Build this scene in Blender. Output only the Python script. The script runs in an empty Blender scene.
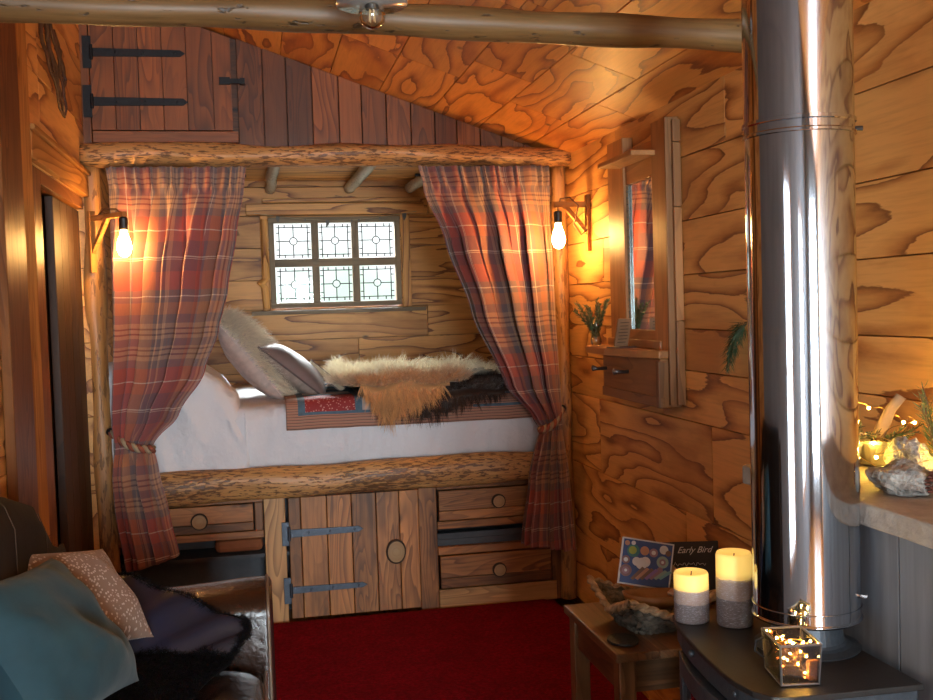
import bpy, math, random
from mathutils import Vector, Matrix, noise
random.seed(7)
PI = math.pi
sc = bpy.context.scene
COL = sc.collection
V = Vector
rr = random.uniform

# ------------------------------------------------------------------ materials
MATS = {}
def newmat(name):
    m = bpy.data.materials.new(name); m.use_nodes = True
    nt = m.node_tree; nt.nodes.clear()
    out = nt.nodes.new('ShaderNodeOutputMaterial')
    b = nt.nodes.new('ShaderNodeBsdfPrincipled')
    nt.links.new(b.outputs[0], out.inputs[0])
    MATS[name] = m
    return m, nt, b, out
class N:
    def __init__(s, nt): s.nt = nt
    def n(s, t, **k):
        x = s.nt.nodes.new(t)
        for a, v in k.items(): setattr(x, a, v)
        return x
    def set(s, sock, v):
        if hasattr(v, 'is_output') or isinstance(v, bpy.types.NodeSocket): s.nt.links.new(v, sock)
        else: sock.default_value = v
    def attr(s, name, out='Vector'):
        return s.n('ShaderNodeAttribute', attribute_name=name).outputs[out]
    def math(s, op, a, b=0.0, c=0.0, clamp=False):
        x = s.n('ShaderNodeMath', operation=op, use_clamp=clamp)
        s.set(x.inputs[0], a); s.set(x.inputs[1], b); s.set(x.inputs[2], c)
        return x.outputs[0]
    def scale(s, v, sc3):
        x = s.n('ShaderNodeVectorMath', operation='MULTIPLY'); s.set(x.inputs[0], v); x.inputs[1].default_value = sc3
        return x.outputs[0]
    def noise(s, v, scale=1, detail=2, rough=.5, dist=0, out='Fac'):
        x = s.n('ShaderNodeTexNoise'); s.set(x.inputs['Vector'], v)
        x.inputs['Scale'].default_value = scale; x.inputs['Detail'].default_value = detail
        x.inputs['Roughness'].default_value = rough; x.inputs['Distortion'].default_value = dist
        return x.outputs[out]
    def vor(s, v, scale=1, out='Distance', feature='F1'):
        x = s.n('ShaderNodeTexVoronoi', feature=feature); s.set(x.inputs['Vector'], v); x.inputs['Scale'].default_value = scale
        return x.outputs[out]
    def mapr(s, v, a, b, c=0., d=1.):
        x = s.n('ShaderNodeMapRange'); s.set(x.inputs[0], v)
        for i, q in enumerate((a, b, c, d)): s.set(x.inputs[i+1], q)
        return x.outputs[0]
    def mix(s, f, a, b, mode='MIX'):
        x = s.n('ShaderNodeMix', data_type='RGBA', blend_type=mode)
        s.set(x.inputs[0], f); s.set(x.inputs[6], a if not isinstance(a, tuple) else (*a[:3], 1)); s.set(x.inputs[7], b if not isinstance(b, tuple) else (*b[:3], 1))
        return x.outputs[2]
    def ramp(s, f, stops, interp='LINEAR'):
        x = s.n('ShaderNodeValToRGB'); x.color_ramp.interpolation = interp
        e = x.color_ramp.elements
        while len(e) > 1: e.remove(e[-1])
        e[0].position = stops[0][0]; e[0].color = (*stops[0][1], 1)
        for p, c in stops[1:]:
            q = e.new(p); q.color = (*c, 1)
        s.set(x.inputs[0], f)
        return x.outputs[0]
    def bump(s, h, strength, dist, bsdf):
        x = s.n('ShaderNodeBump'); x.inputs['Strength'].default_value = strength; x.inputs['Distance'].default_value = dist
        s.set(x.inputs['Height'], h); s.nt.links.new(x.outputs[0], bsdf.inputs['Normal'])

def wood(name, light, dark, along=1.1, across=5.0, rings=9, ringpow=2.2, mixmax=.85, rough=.42, tint=(.72, 1.2), fine=.25, knots=.5, knot_col=None, coat=.0, bumps=.25, blot=0):
    m, nt, b, out = newmat(name); k = N(nt)
    gc = k.attr('gc'); rnd = k.attr('rnd', 'Fac')
    n1 = k.noise(k.scale(gc, (along, across, across)), 1, 2.2, .5, .6)
    f = k.math('FRACT', k.math('MULTIPLY', n1, rings))
    # saw-tooth ring, softened on its sharp side
    f = k.math('MULTIPLY', k.math('POWER', f, ringpow), k.mapr(f, .93, 1., 1., .0))
    f = k.math('MULTIPLY', f, k.mapr(k.noise(k.scale(gc, (1.3, 3, 3)), 1, 2, .5), .36, .56, .25, 1.))
    f = k.math('MULTIPLY', f, mixmax)
    fn = k.noise(k.scale(gc, (3, 90, 90)), 1, 3, .6)
    col = k.mix(f, light, dark)
    mid = k.noise(k.scale(gc, (2, 9, 9)), 1, 3, .6)
    col = k.mix(k.mapr(mid, .45, .75, 0, .45), col, dark)
    col = k.mix(k.mapr(fn, .5, .8, 0, fine), col, dark)
    kc = knot_col or tuple(c*.25 for c in dark)
    if knots > 0:
        vd = k.vor(k.scale(gc, (3.2, 5.5, 5.5)), 1)
        col = k.mix(k.mapr(vd, .05*knots, .16*knots, .9, 0), col, kc)
    if blot:
        bl = k.noise(k.scale(gc, (1.5, 4, 4)), 1, 4, .65)
        col = k.mix(k.mapr(bl, .52, .68, 0, blot), col, kc)
    t = k.mapr(rnd, 0, 1, tint[0], tint[1])
    x = k.n('ShaderNodeVectorMath', operation='SCALE'); k.set(x.inputs[0], col); k.set(x.inputs['Scale'], t)
    nt.links.new(x.outputs[0], b.inputs['Base Color'])
    b.inputs['Roughness'].default_value = rough
    if coat: b.inputs['Coat Weight'].default_value = coat; b.inputs['Coat Roughness'].default_value = .25
    k.bump(k.math('ADD', k.math('MULTIPLY', fn, .5), k.math('MULTIPLY', f, .5)), bumps, .003, b)
    return m

def plywood(name, light, mid, dark, along=.75, across=2.3, rings=6.5, rough=.5, tint=(.85, 1.1), coat=.0):
    m, nt, b, out = newmat(name); k = N(nt)
    gc = k.attr('gc'); rnd = k.attr('rnd', 'Fac')
    n1 = k.noise(k.scale(gc, (along, across, across)), 1, 2.5, .5, .25)
    n2 = k.noise(k.scale(gc, (5, 26, 26)), 1, 4, .65)
    v = k.math('ADD', k.math('MULTIPLY', n1, rings), k.math('MULTIPLY', n2, .45))
    f = k.math('FRACT', v)
    col = k.ramp(f, [(0, light), (.45, light), (.66, tuple(lerp_(light[i], mid[i], .45) for i in range(3))), (.80, mid), (.90, dark), (.925, dark), (.95, light)])
    pat = k.noise(k.scale(gc, (1.1, 3.2, 3.2)), 1, 5, .62)
    col = k.mix(k.mapr(pat, .55, .62, 0, .45), col, mid)
    fn = k.noise(k.scale(gc, (6, 110, 110)), 1, 3, .6)
    col = k.mix(k.mapr(fn, .45, .75, 0, .22), col, dark)
    vd = k.vor(k.scale(gc, (2.2, 3.4, 3.4)), 1)
    col = k.mix(k.mapr(vd, .02, .055, .92, 0), col, tuple(c*.2 for c in dark))
    t = k.mapr(rnd, 0, 1, tint[0], tint[1])
    x = k.n('ShaderNodeVectorMath', operation='SCALE'); k.set(x.inputs[0], col); k.set(x.inputs['Scale'], t)
    nt.links.new(x.outputs[0], b.inputs['Base Color']); b.inputs['Roughness'].default_value = rough
    if coat: b.inputs['Coat Weight'].default_value = coat; b.inputs['Coat Roughness'].default_value = .25
    k.bump(fn, .12, .002, b)
    return m
def lerp_(a, b, t): return a+(b-a)*t

def plain(name, col, rough=.5, metal=0, noise_amt=.25, nscale=12, bumps=.15, col2=None, emis=None, estr=0, spec=None, sheen=0, trans=0, coat=0, bdist=.004):
    m, nt, b, out = newmat(name); k = N(nt)
    gc = k.attr('gc')
    n1 = k.noise(gc, nscale, 4, .6)
    c2 = col2 or tuple(c*(1-noise_amt) for c in col)
    nt.links.new(k.mix(k.mapr(n1, .35, .65), col, c2), b.inputs['Base Color'])
    b.inputs['Roughness'].default_value = rough; b.inputs['Metallic'].default_value = metal
    if bumps: k.bump(k.noise(gc, nscale*4, 3, .6), bumps, bdist, b)
    if emis: b.inputs['Emission Color'].default_value = (*emis, 1); b.inputs['Emission Strength'].default_value = estr
    if sheen: b.inputs['Sheen Weight'].default_value = sheen; b.inputs['Sheen Roughness'].default_value = .4
    if trans: b.inputs['Transmission Weight'].default_value = trans
    if coat: b.inputs['Coat Weight'].default_value = coat
    if spec is not None: b.inputs['Specular IOR Level'].default_value = spec
    return m

def thin_glass(name, tint=(.95, .98, .97), gloss=.09, ripple=0):
    m = bpy.data.materials.new(name); m.use_nodes = True; nt = m.node_tree; nt.nodes.clear(); k = N(nt)
    out = k.n('ShaderNodeOutputMaterial'); t = k.n('ShaderNodeBsdfTransparent'); t.inputs[0].default_value = (*tint, 1)
    g = k.n('ShaderNodeBsdfGlossy'); g.inputs['Roughness'].default_value = .03
    lw = k.n('ShaderNodeLayerWeight'); lw.inputs[0].default_value = .25
    mx = k.n('ShaderNodeMixShader'); k.set(mx.inputs[0], k.mapr(lw.outputs['Fresnel'], 0, 1, gloss, .8))
    nt.links.new(t.outputs[0], mx.inputs[1]); nt.links.new(g.outputs[0], mx.inputs[2]); nt.links.new(mx.outputs[0], out.inputs[0])
    MATS[name] = m; return m

ply = plywood('varnished_plywood', (.80, .42, .13), (.48, .19, .045), (.24, .08, .02), along=.6, across=3.0, rings=12)
plyc = plywood('ceiling_plywood', (.84, .36, .08), (.54, .165, .03), (.28, .07, .012), along=.7, across=3.2, rings=11, rough=.45, coat=.0)
pine = plywood('alcove_pine', (.70, .34, .095), (.42, .165, .038), (.18, .06, .016), along=.7, across=5, rings=11, rough=.5, coat=0)
redpl = wood('red_brown_planks', (.33, .095, .018), (.08, .022, .006), along=1.2, across=7, rings=13, ringpow=1.6, rough=.5, tint=(.45, 1.3), knots=.5, fine=.5)
cab = wood('reclaimed_cabinet_wood', (.42, .165, .045), (.085, .028, .009), along=1.2, across=8, rings=14, ringpow=1.6, rough=.5, tint=(.42, 1.5), knots=.6, fine=.7, blot=.65)
cabl = wood('pale_cabinet_wood', (.56, .29, .10), (.17, .06, .018), along=1.2, across=7, rings=16, ringpow=1.6, rough=.5, tint=(.8, 1.1), knots=.6, fine=.4)
trimw = wood('trim_timber', (.48, .22, .065), (.17, .06, .016), along=.8, across=7, rings=11, rough=.78, tint=(.75, 1.15), knots=.3, fine=.3)
mirw = wood('mirror_timber', (.46, .20, .062), (.18, .07, .02), along=.9, across=8, rings=7, rough=.45, tint=(.6, 1.15), knots=.4, fine=.4)
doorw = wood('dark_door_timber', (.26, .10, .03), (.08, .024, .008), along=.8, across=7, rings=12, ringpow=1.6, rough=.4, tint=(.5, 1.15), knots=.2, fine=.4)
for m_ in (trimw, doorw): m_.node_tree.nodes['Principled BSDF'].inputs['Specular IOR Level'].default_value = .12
oldw = wood('old_table_timber', (.22, .115, .05), (.05, .025, .011), along=1.2, across=9, rings=10, ringpow=1.6, rough=.33, tint=(.6, 1.15), knots=.4, fine=.7, blot=.6)
floorw = wood('floor_boards', (.60, .25, .06), (.25, .075, .015), along=.8, across=6, rings=12, ringpow=1.8, rough=.25, tint=(.75, 1.1), knots=.4, coat=.3)
grayw = wood('weathered_oak_sash', (.28, .20, .12), (.12, .08, .045), along=1, across=9, rings=6, rough=.6, tint=(.8, 1.1), knots=.2, fine=.5)
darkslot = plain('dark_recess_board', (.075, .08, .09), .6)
def painted():
    m, nt, b, out = newmat('grey_washed_boards'); k = N(nt); gc = k.attr('gc')
    n1 = k.noise(k.scale(gc, (2, 30, 30)), 1, 4, .6); n2 = k.noise(k.scale(gc, (3, 6, 6)), 1, 3, .6)
    c = k.mix(k.mapr(n1, .35, .7), (.16, .165, .18), (.09, .09, .10)); c = k.mix(k.mapr(n2, .5, .75, 0, .5), c, (.20, .20, .205))
    nt.links.new(c, b.inputs['Base Color']); b.inputs['Roughness'].default_value = .55; k.bump(n1, .2, .003, b); return m
greyp = painted()
def logmat(name, light, mid, dark, fl=.52, amt=.9, fs=(30, 95, 95)):
    m, nt, b, out = newmat(name); k = N(nt); gc = k.attr('gc')
    n1 = k.noise(k.scale(gc, fs), 1, 3, .6, .3); n2 = k.noise(k.scale(gc, (2, 6, 6)), 1, 3, .6)
    n3 = k.noise(k.scale(gc, (4, 110, 110)), 1, 3, .6)
    c = k.mix(k.mapr(n3, .4, .7, 0, .6), light, mid); c = k.mix(k.mapr(n2, .45, .7, 0, .7), c, mid)
    th = k.math('ADD', n1, k.mapr(n2, .3, .7, -.07, .07))
    c = k.mix(k.mapr(th, fl, fl+.05, 0, amt), c, dark)
    nt.links.new(c, b.inputs['Base Color']); b.inputs['Roughness'].default_value = .45
    k.bump(k.math('SUBTRACT', n2, k.mapr(th, fl, fl+.06, 0, .5)), .5, .006, b); return m
chisel = logmat('flecked_peeled_log', (.60, .31, .105), (.36, .16, .05), (.10, .042, .018), fl=.51, amt=.85, fs=(26, 120, 120))
postm = logmat('orange_log_post', (.52, .25, .08), (.30, .12, .035), (.10, .04, .016), fl=.54, amt=.6, fs=(14, 60, 60))
peeled = logmat('smooth_peeled_log', (.21, .12, .045), (.09, .048, .018), (.022, .012, .006), fl=.61, amt=.8, fs=(16, 50, 50))
polem = logmat('pale_pole', (.48, .40, .30), (.28, .21, .14), (.09, .06, .04), fl=.6, amt=.7)
iron = plain('black_iron', (.022, .024, .028), .5, .6, nscale=60, bumps=.3)
ironb = plain('blued_iron_strap', (.085, .10, .125), .42, .75, nscale=50, bumps=.35)
steel = plain('polished_steel', (.52, .55, .61), .075, 1., noise_amt=.03, nscale=2, bumps=0)
steelb = plain('brushed_steel', (.6, .6, .62), .22, 1., noise_amt=.1, bumps=0)
pewter = plain('pewter_metal', (.25, .24, .25), .35, .9)
stovem = plain('stove_black_enamel', (.018, .014, .012), .42, .1, nscale=90, bumps=.12)
stoveg = plain('stove_grey_cast', (.06, .068, .08), .42, .5, nscale=90, bumps=.12)
stoveglass = plain('stove_door_glass', (.02, .006, .008), .06, 0, bumps=0)
leather = plain('brown_leather', (.034, .016, .010), .24, 0, col2=(.02, .010, .007), nscale=9, bumps=.5, coat=.2, bdist=.005)
leatherd = plain('oxblood_leather_side', (.035, .008, .008), .45, 0, nscale=9, bumps=.3)
piping = plain('leather_piping', (.20, .13, .08), .35)
bluev = plain('teal_velvet', (.022, .075, .10), .85, 0, col2=(.014, .05, .07), nscale=7, bumps=.25, sheen=.12)
sheet = plain('white_cotton_sheet', (.78, .77, .80), .8, 0, noise_amt=.04, nscale=5, bumps=.4, bdist=.02)
linen = plain('blush_linen', (.68, .53, .48), .85, 0, nscale=30, bumps=.3)
taupe = plain('taupe_linen', (.42, .33, .28), .8, 0, nscale=60, bumps=.3)
silk = plain('grey_taupe_silk', (.24, .185, .175), .45, 0, nscale=6, bumps=.15, sheen=.2)
navy = plain('navy_satin', (.014, .018, .045), .38, 0, col2=(.02, .02, .03), nscale=7, bumps=.2, spec=.35)
bfur = plain('black_fur', (.007, .006, .007), .9, 0, nscale=20, spec=.15)
brfur = plain('dark_brown_fur', (.018, .010, .007), .85, 0, col2=(.009, .006, .005), nscale=4, bumps=.3, spec=.25)
paper = plain('book_paper', (.66, .52, .34), .7, nscale=90)
coverd = plain('book_cover', (.18, .10, .08), .5)
slate = plain('dark_slate', (.035, .04, .047), .5, 0, nscale=25, bumps=.6)
stone = plain('grey_sandstone', (.36, .31, .26), .7, 0, col2=(.24, .20, .17), nscale=14, bumps=.6, bdist=.008)
quartz = plain('white_grey_rock', (.52, .50, .46), .6, 0, col2=(.12, .115, .11), nscale=32, bumps=1., bdist=.012)
copper = plain('copper_pot', (.45, .17, .10), .2, 1., bumps=.1)
potm = plain('silver_glazed_pot', (.52, .48, .40), .2, .6, bumps=.1)
leafm = plain('rosemary_green', (.17, .24, .10), .6, 0, noise_amt=.4, nscale=40)
leafd = plain('dark_conifer_green', (.035, .075, .025), .6, 0, noise_amt=.5, nscale=40)
twigm = plain('brown_twig', (.14, .08, .04), .8, 0, nscale=40)
wire = plain('copper_wire', (.5, .3, .12), .3, 1., bumps=0)
cordm = plain('brown_braided_cord', (.16, .07, .03), .7)
twine = plain('natural_twine', (.45, .36, .22), .8)
flagm = plain('grey_felt_flag', (.16, .15, .14), .8)
black = plain('black_bakelite', (.02, .018, .016), .4)
enam = plain('grey_galvanised', (.30, .31, .31), .35, .7)
slicew = plain('log_slice_face', (.44, .27, .12), .55, 0, nscale=8, col2=(.30, .16, .06))
barkm = plain('log_slice_bark', (.055, .028, .014), .85, 0, nscale=20)
chalkb = plain('chalkboard', (.03, .028, .03), .7)
chalk = plain('white_chalk', (.75, .75, .75), .9)
glass = thin_glass('window_glass', (.97, 1., .99), .005)
vglass = thin_glass('vase_glass', (.93, .96, .95), .12)
smoked = thin_glass('lantern_glass', (.62, .58, .56), .14)
bulbg = thin_glass('clear_bulb_glass', (.97, .95, .92), .10)
mirg = plain('mirror_silver', (.86, .86, .86), .02, 1., noise_amt=0, bumps=0)
mired = plain('mirror_edge', (.40, .46, .44), .15, .8)
def emit(name, col, s):
    m = bpy.data.materials.new(name); m.use_nodes = True; nt = m.node_tree; nt.nodes.clear(); k = N(nt)
    o = k.n('ShaderNodeOutputMaterial'); e = k.n('ShaderNodeEmission'); e.inputs[0].default_value = (*col, 1); e.inputs[1].default_value = s
    nt.links.new(e.outputs[0], o.inputs[0]); MATS[name] = m; return m
BULB_STR = 130
bulbe = emit('glowing_bulb', (1., .53, .15), BULB_STR)
fairy = emit('fairy_light_glow', (1., .58, .09), 480)
fairyo = emit('orange_fairy_glow', (1., .25, .05), 20)
filam = plain('bulb_filament', (.8, .6, .3), .4)
def candle_mat():
    m, nt, b, out = newmat('layered_wax'); k = N(nt); gc = k.attr('gc')
    sx = k.n('ShaderNodeSeparateXYZ'); k.set(sx.inputs[0], gc); z = sx.outputs[2]
    n = k.noise(gc, 60, 4, .6)
    zz = k.math('ADD', z, k.mapr(n, .3, .7, -.02, .02))
    c = k.ramp(zz, [(0, (.13, .10, .095)), (.38, (.12, .09, .09)), (.385, (.30, .21, .175)), (.655, (.32, .22, .18)), (.665, (.95, .66, .20))], 'LINEAR')
    n2 = k.noise(gc, 160, 3, .7)
    c = k.mix(k.math('MULTIPLY', k.mapr(n2, .56, .66, 0, .6), k.mapr(z, .66, .68, 1, 0)), c, (.6, .6, .66))
    nt.links.new(c, b.inputs['Base Color']); b.inputs['Roughness'].default_value = .5
    b.inputs['Subsurface Weight'].default_value = .25; b.inputs['Subsurface Radius'].default_value = (.02, .01, .004); b.inputs['Subsurface Scale'].default_value = .5
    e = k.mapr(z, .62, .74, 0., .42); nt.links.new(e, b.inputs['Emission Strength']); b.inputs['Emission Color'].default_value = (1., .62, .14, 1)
    return m
waxm = candle_mat()
def plaid():
    m, nt, b, out = newmat('wool_plaid'); k = N(nt); gc = k.attr('gc')
    sx = k.n('ShaderNodeSeparateXYZ'); k.set(sx.inputs[0], gc)
    RED, RUST, PLUM = (.42, .07, .05), (.42, .17, .08), (.19, .065, .085)
    GREY, CREAM, TAN, DK = (.15, .12, .13), (.72, .62, .52), (.46, .29, .18), (.09, .04, .045)
    def stripes(c, per, off):
        f = k.math('FRACT', k.math('ADD', k.math('DIVIDE', c, per), off))
        return k.ramp(f, [(0, TAN), (.03, DK), (.042, TAN), (.065, DK), (.077, TAN), (.10, GREY), (.15, TAN), (.165, DK), (.177, TAN), (.20, DK), (.212, TAN), (.24, GREY), (.29, RED), (.38, CREAM), (.387, RED), (.46, PLUM), (.56, CREAM), (.567, PLUM), (.575, CREAM), (.582, PLUM), (.66, RED), (.78, GREY), (.82, CREAM), (.828, GREY), (.86, RUST), (.94, GREY)], 'CONSTANT')
    a = stripes(sx.outputs[0], .62, .12); c = stripes(sx.outputs[1], .60, .96)
    n = k.noise(k.scale(gc, (900, 900, 1)), 1, 2, .5)
    col = k.mix(.5, a, c)
    tw = k.mapr(k.noise(k.scale(gc, (260, 30, 1)), 1, 2), .3, .7, 0, .35)
    col = k.mix(tw, col, (.26, .09, .06))
    nt.links.new(col, b.inputs['Base Color']); b.inputs['Roughness'].default_value = .85
    b.inputs['Sheen Weight'].default_value = .3
    k.bump(n, .2, .001, b); return m
plaidm = plaid()
def stripes_m():
    m, nt, b, out = newmat('quilt_ticking_stripe'); k = N(nt); gc = k.attr('gc')
    sx = k.n('ShaderNodeSeparateXYZ'); k.set(sx.inputs[0], gc)
    f = k.math('FRACT', k.math('DIVIDE', sx.outputs[1], .0125))
    c = k.ramp(f, [(0, (.42, .20, .13)), (.55, (.10, .06, .06)), (.75, (.45, .24, .16))], 'CONSTANT')
    nt.links.new(c, b.inputs['Base Color']); b.inputs['Roughness'].default_value = .85; k.bump(k.noise(gc, 20, 3), .4, .01, b); return m
tick = stripes_m()
qblue = plain('quilt_slate_blue', (.09, .16, .22), .85, nscale=40); qwhite = plain('quilt_cream', (.55, .50, .46), .85)
def spots(name, base, spot, sc_, th, sheen=0):
    m, nt, b, out = newmat(name); k = N(nt); gc = k.attr('gc')
    d = k.vor(k.scale(gc, (1, 1, 1)), sc_); c = k.mix(k.mapr(d, th, th+.12, 1, 0), base, spot)
    nt.links.new(c, b.inputs['Base Color']); b.inputs['Roughness'].default_value = .8
    if sheen: b.inputs['Sheen Weight'].default_value = sheen
    k.bump(k.noise(gc, 200, 2), .3, .002, b); return m
qred = spots('quilt_red_floral', (.30, .03, .03), (.62, .30, .26), 90, .22)
spotm = spots('fawn_spotted_hide', (.25, .165, .12), (.58, .50, .45), 120, .25, .15)
def carpet():
    m, nt, b, out = newmat('crimson_shag'); k = N(nt); gc = k.attr('gc')
    n = k.noise(gc, 90, 4, .7); n2 = k.noise(gc, 6, 3)
    c = k.mix(k.mapr(n, .35, .7), (.15, .0005, .006), (.38, .002, .018)); c = k.mix(k.mapr(n2, .4, .7, 0, .35), c, (.12, .001, .005))
    nt.links.new(c, b.inputs['Base Color']); b.inputs['Roughness'].default_value = .95; b.inputs['Specular IOR Level'].default_value = .1; k.bump(n, 1., .02, b); return m
rugm = carpet()
def furmat(name, rough=.55):
    m, nt, b, out = newmat(name); k = N(nt)
    nt.links.new(k.attr('fc', 'Color'), b.inputs['Base Color']); b.inputs['Roughness'].default_value = rough
    b.inputs['Specular IOR Level'].default_value = .25; b.inputs['Sheen Weight'].default_value = .2
    return m
furm = furmat('fleece_hair')
furk = furmat('dark_fur_hair', .85); furk.node_tree.nodes['Principled BSDF'].inputs['Sheen Weight'].default_value = 0; furk.node_tree.nodes['Principled BSDF'].inputs['Specular IOR Level'].default_value = .08
def beadm():
    return plain('woven_rush', (.30, .22, .14), .8, 0, col2=(.10, .07, .045), nscale=30, bumps=.5)
rush = plain('tan_braided_rush', (.60, .44, .28), .8, 0, col2=(.26, .18, .10), nscale=40, bumps=.5)
rushd = plain('dark_woven_seagrass', (.24, .21, .165), .75, 0, col2=(.08, .07, .055), nscale=22, bumps=.6)

# ------------------------------------------------------------------ mesh builder
WO = {}
class MB:
    def __init__(s): s.v = []; s.f = []; s.g = []; s.r = []; s.m = []; s.c = []; s.M = Matrix(); s.fc = (1, 1, 1)
    def add(s, vs, fs, gs, r=None, mi=0):
        o = len(s.v); r = random.random() if r is None else r
        for p in vs: s.v.append(s.M @ V(p))
        s.g += [tuple(g) for g in gs]; s.r += [r]*len(vs); s.c += [s.fc]*len(vs)
        s.f += [tuple(i+o for i in f) for f in fs]; s.m += [mi]*len(fs)
    def box(s, x0, x1, y0, y1, z0, z1, g='x', r=None, mi=0):
        vs = [(x, y, z) for x in (x0, x1) for y in (y0, y1) for z in (z0, z1)]
        fs = [(0, 1, 3, 2), (4, 6, 7, 5), (0, 4, 5, 1), (2, 3, 7, 6), (0, 2, 6, 4), (1, 5, 7, 3)]
        o = V((rr(0, 50), rr(0, 50), rr(0, 50)))
        pm = {'x': (0, 1, 2), 'y': (1, 0, 2), 'z': (2, 0, 1)}[g]
        s.add(vs, fs, [V((p[pm[0]], p[pm[1]], p[pm[2]]))+o for p in vs], r, mi)
    def prism(s, poly, axis, a, b, g=0, r=None, mi=0):
        # poly: 2D points in the two other axes, extruded along axis from a to b ; g = which 2D axis (0/1) or 2 = extrusion is the grain
        n = len(poly); vs = []
        for t in (a, b):
            for p in poly:
                q = list(p); q.insert(axis, t); vs.append(tuple(q))
        fs = [tuple(range(n)), tuple(range(2*n-1, n-1, -1))] + [(i, i+n, (i+1) % n+n, (i+1) % n) for i in range(n)]
        o = V((rr(0, 50), rr(0, 50), rr(0, 50))); gs = []
        ax = [0, 1, 2]; ax.remove(axis); order = [ax[g], ax[1-g], axis] if g < 2 else [axis, ax[0], ax[1]]
        for p in vs: gs.append(V((p[order[0]], p[order[1]], p[order[2]]))+o)
        s.add(vs, fs, gs, r, mi)
    def tube(s, pts, rads, n=10, r=None, mi=0, wob=0, seed=0, caps=True, sx=1., sy=1.):
        pts = [V(p) for p in pts]
        if not isinstance(rads, (list, tuple)): rads = [rads]*len(pts)
        up = V((0, 0, 1)); vs = []; gs = []; L = rr(0, 30); o2 = rr(0, 30)
        t0 = (pts[1]-pts[0]).normalized(); a = t0.cross(up)
        if a.length < .1: a = t0.cross(V((0, 1, 0)))
        a.normalize()
        for i, p in enumerate(pts):
            t = (pts[min(i+1, len(pts)-1)]-pts[max(i-1, 0)]).normalized()
            a = (a-t*a.dot(t)).normalized(); b = t.cross(a)
            if i: L += (p-pts[i-1]).length
            for k in range(n):
                an = 2*PI*k/n; ra = rads[i]
                if wob: ra *= 1+wob*noise.noise(V((L*3, math.cos(an)*1.2+seed, math.sin(an)*1.2)))
                d = a*math.cos(an)*sx+b*math.sin(an)*sy
                vs.append(p+d*ra); gs.append((L, math.cos(an)*ra+o2, math.sin(an)*ra))
        fs = []
        for i in range(len(pts)-1):
            for k in range(n): fs.append((i*n+k, i*n+(k+1) % n, (i+1)*n+(k+1) % n, (i+1)*n+k))
        if caps: fs.append(tuple(range(n-1, -1, -1))); fs.append(tuple((len(pts)-1)*n+k for k in range(n)))
        s.add(vs, fs, gs, r, mi)
    def lathe(s, prof, c, n=32, r=None, mi=0, gz=None, wob=0):
        c = V(c); vs = []; gs = []; m = len(prof)
        for i, (ra, z) in enumerate(prof):
            for k in range(n):
                an = 2*PI*k/n; rk = ra*(1+(wob*noise.noise(V((math.cos(an)*2, math.sin(an)*2, z*20+c.x*9))) if wob else 0))
                vs.append(c+V((rk*math.cos(an), rk*math.sin(an), z)))
                gs.append((ra*math.cos(an)+c.x*7, ra*math.sin(an)+c.y*7, z/gz if gz else z))
        fs = [(i*n+k, i*n+(k+1) % n, (i+1)*n+(k+1) % n, (i+1)*n+k) for i in range(m-1) for k in range(n)]
        if prof[0][0] > 1e-6: fs.append(tuple(range(n-1, -1, -1)))
        if prof[-1][0] > 1e-6: fs.append(tuple((m-1)*n+k for k in range(n)))
        s.add(vs, fs, gs, r, mi)
    def grid(s, P, G=None, r=None, mi=0, closed=False):
        a, b = len(P), len(P[0]); vs = [p for row in P for p in row]
        gs = [g for row in G for g in row] if G else vs
        fs = []
        for i in range(a-1):
            for j in range(b-1 if not closed else b): fs.append((i*b+j, i*b+(j+1) % b, (i+1)*b+(j+1) % b, (i+1)*b+j))
        s.add(vs, fs, gs, r, mi if not callable(mi) else 0)
        if callable(mi):
            nf = len(fs); k = len(s.m)-nf
            for i in range(a-1):
                for j in range(b-1): s.m[k] = mi(i, j); k += 1
    def ball(s, c, rad, n=12, m=8, sc_=(1, 1, 1), wob=0, seed=0, r=None, mi=0):
        c = V(c); P = []
        for i in range(m+1):
            th = PI*i/m; row = []
            for k in range(n):
                an = 2*PI*k/n; d = V((math.sin(th)*math.cos(an), math.sin(th)*math.sin(an), math.cos(th)))
                q = rad*(1+(wob*noise.noise(d*1.7+V((seed, 0, 0))) if wob else 0))
                row.append(c+V((d.x*sc_[0], d.y*sc_[1], d.z*sc_[2]))*q)
            P.append(row)
        s.grid(P, None, r, mi, closed=True)
    def strand(s, p, d, L, w, bend, col, segs=3):
        p = V(p); d = V(d).normalized(); side = d.cross(V((rr(-1, 1), rr(-1, 1), rr(-1, 1))))
        if side.length < 1e-3: return
        side.normalize(); o = len(s.v)
        for i in range(segs+1):
            ww = w*(1-i/segs*.85); s.v.append(p-side*ww); s.v.append(p+side*ww); cc = col
            s.c += [cc, cc]; s.g += [tuple(p), tuple(p)]; s.r += [.5, .5]
            d = (d+V(bend)/segs).normalized(); p = p+d*(L/segs)
        for i in range(segs): s.f.append((o+2*i, o+2*i+1, o+2*i+3, o+2*i+2)); s.m.append(0)
    def build(s, name, mats, parent=None, smooth=False, bevel=0, sub=0, solid=0, origin=None):
        if not isinstance(mats, (list, tuple)): mats = [mats]
        xs = [p.x for p in s.v]; ys = [p.y for p in s.v]; zs = [p.z for p in s.v]
        if parent is not None:
            base = WO[parent.name]
        else:
            base = V(origin) if origin else V(((min(xs)+max(xs))/2, (min(ys)+max(ys))/2, min(zs)))
        me = bpy.data.meshes.new(name)
        me.from_pydata([p-base for p in s.v], [], s.f); me.update()
        at = me.attributes.new('gc', 'FLOAT_VECTOR', 'POINT'); at.data.foreach_set('vector', [c for g in s.g for c in g])
        at = me.attributes.new('rnd', 'FLOAT', 'POINT'); at.data.foreach_set('value', s.r)
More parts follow.
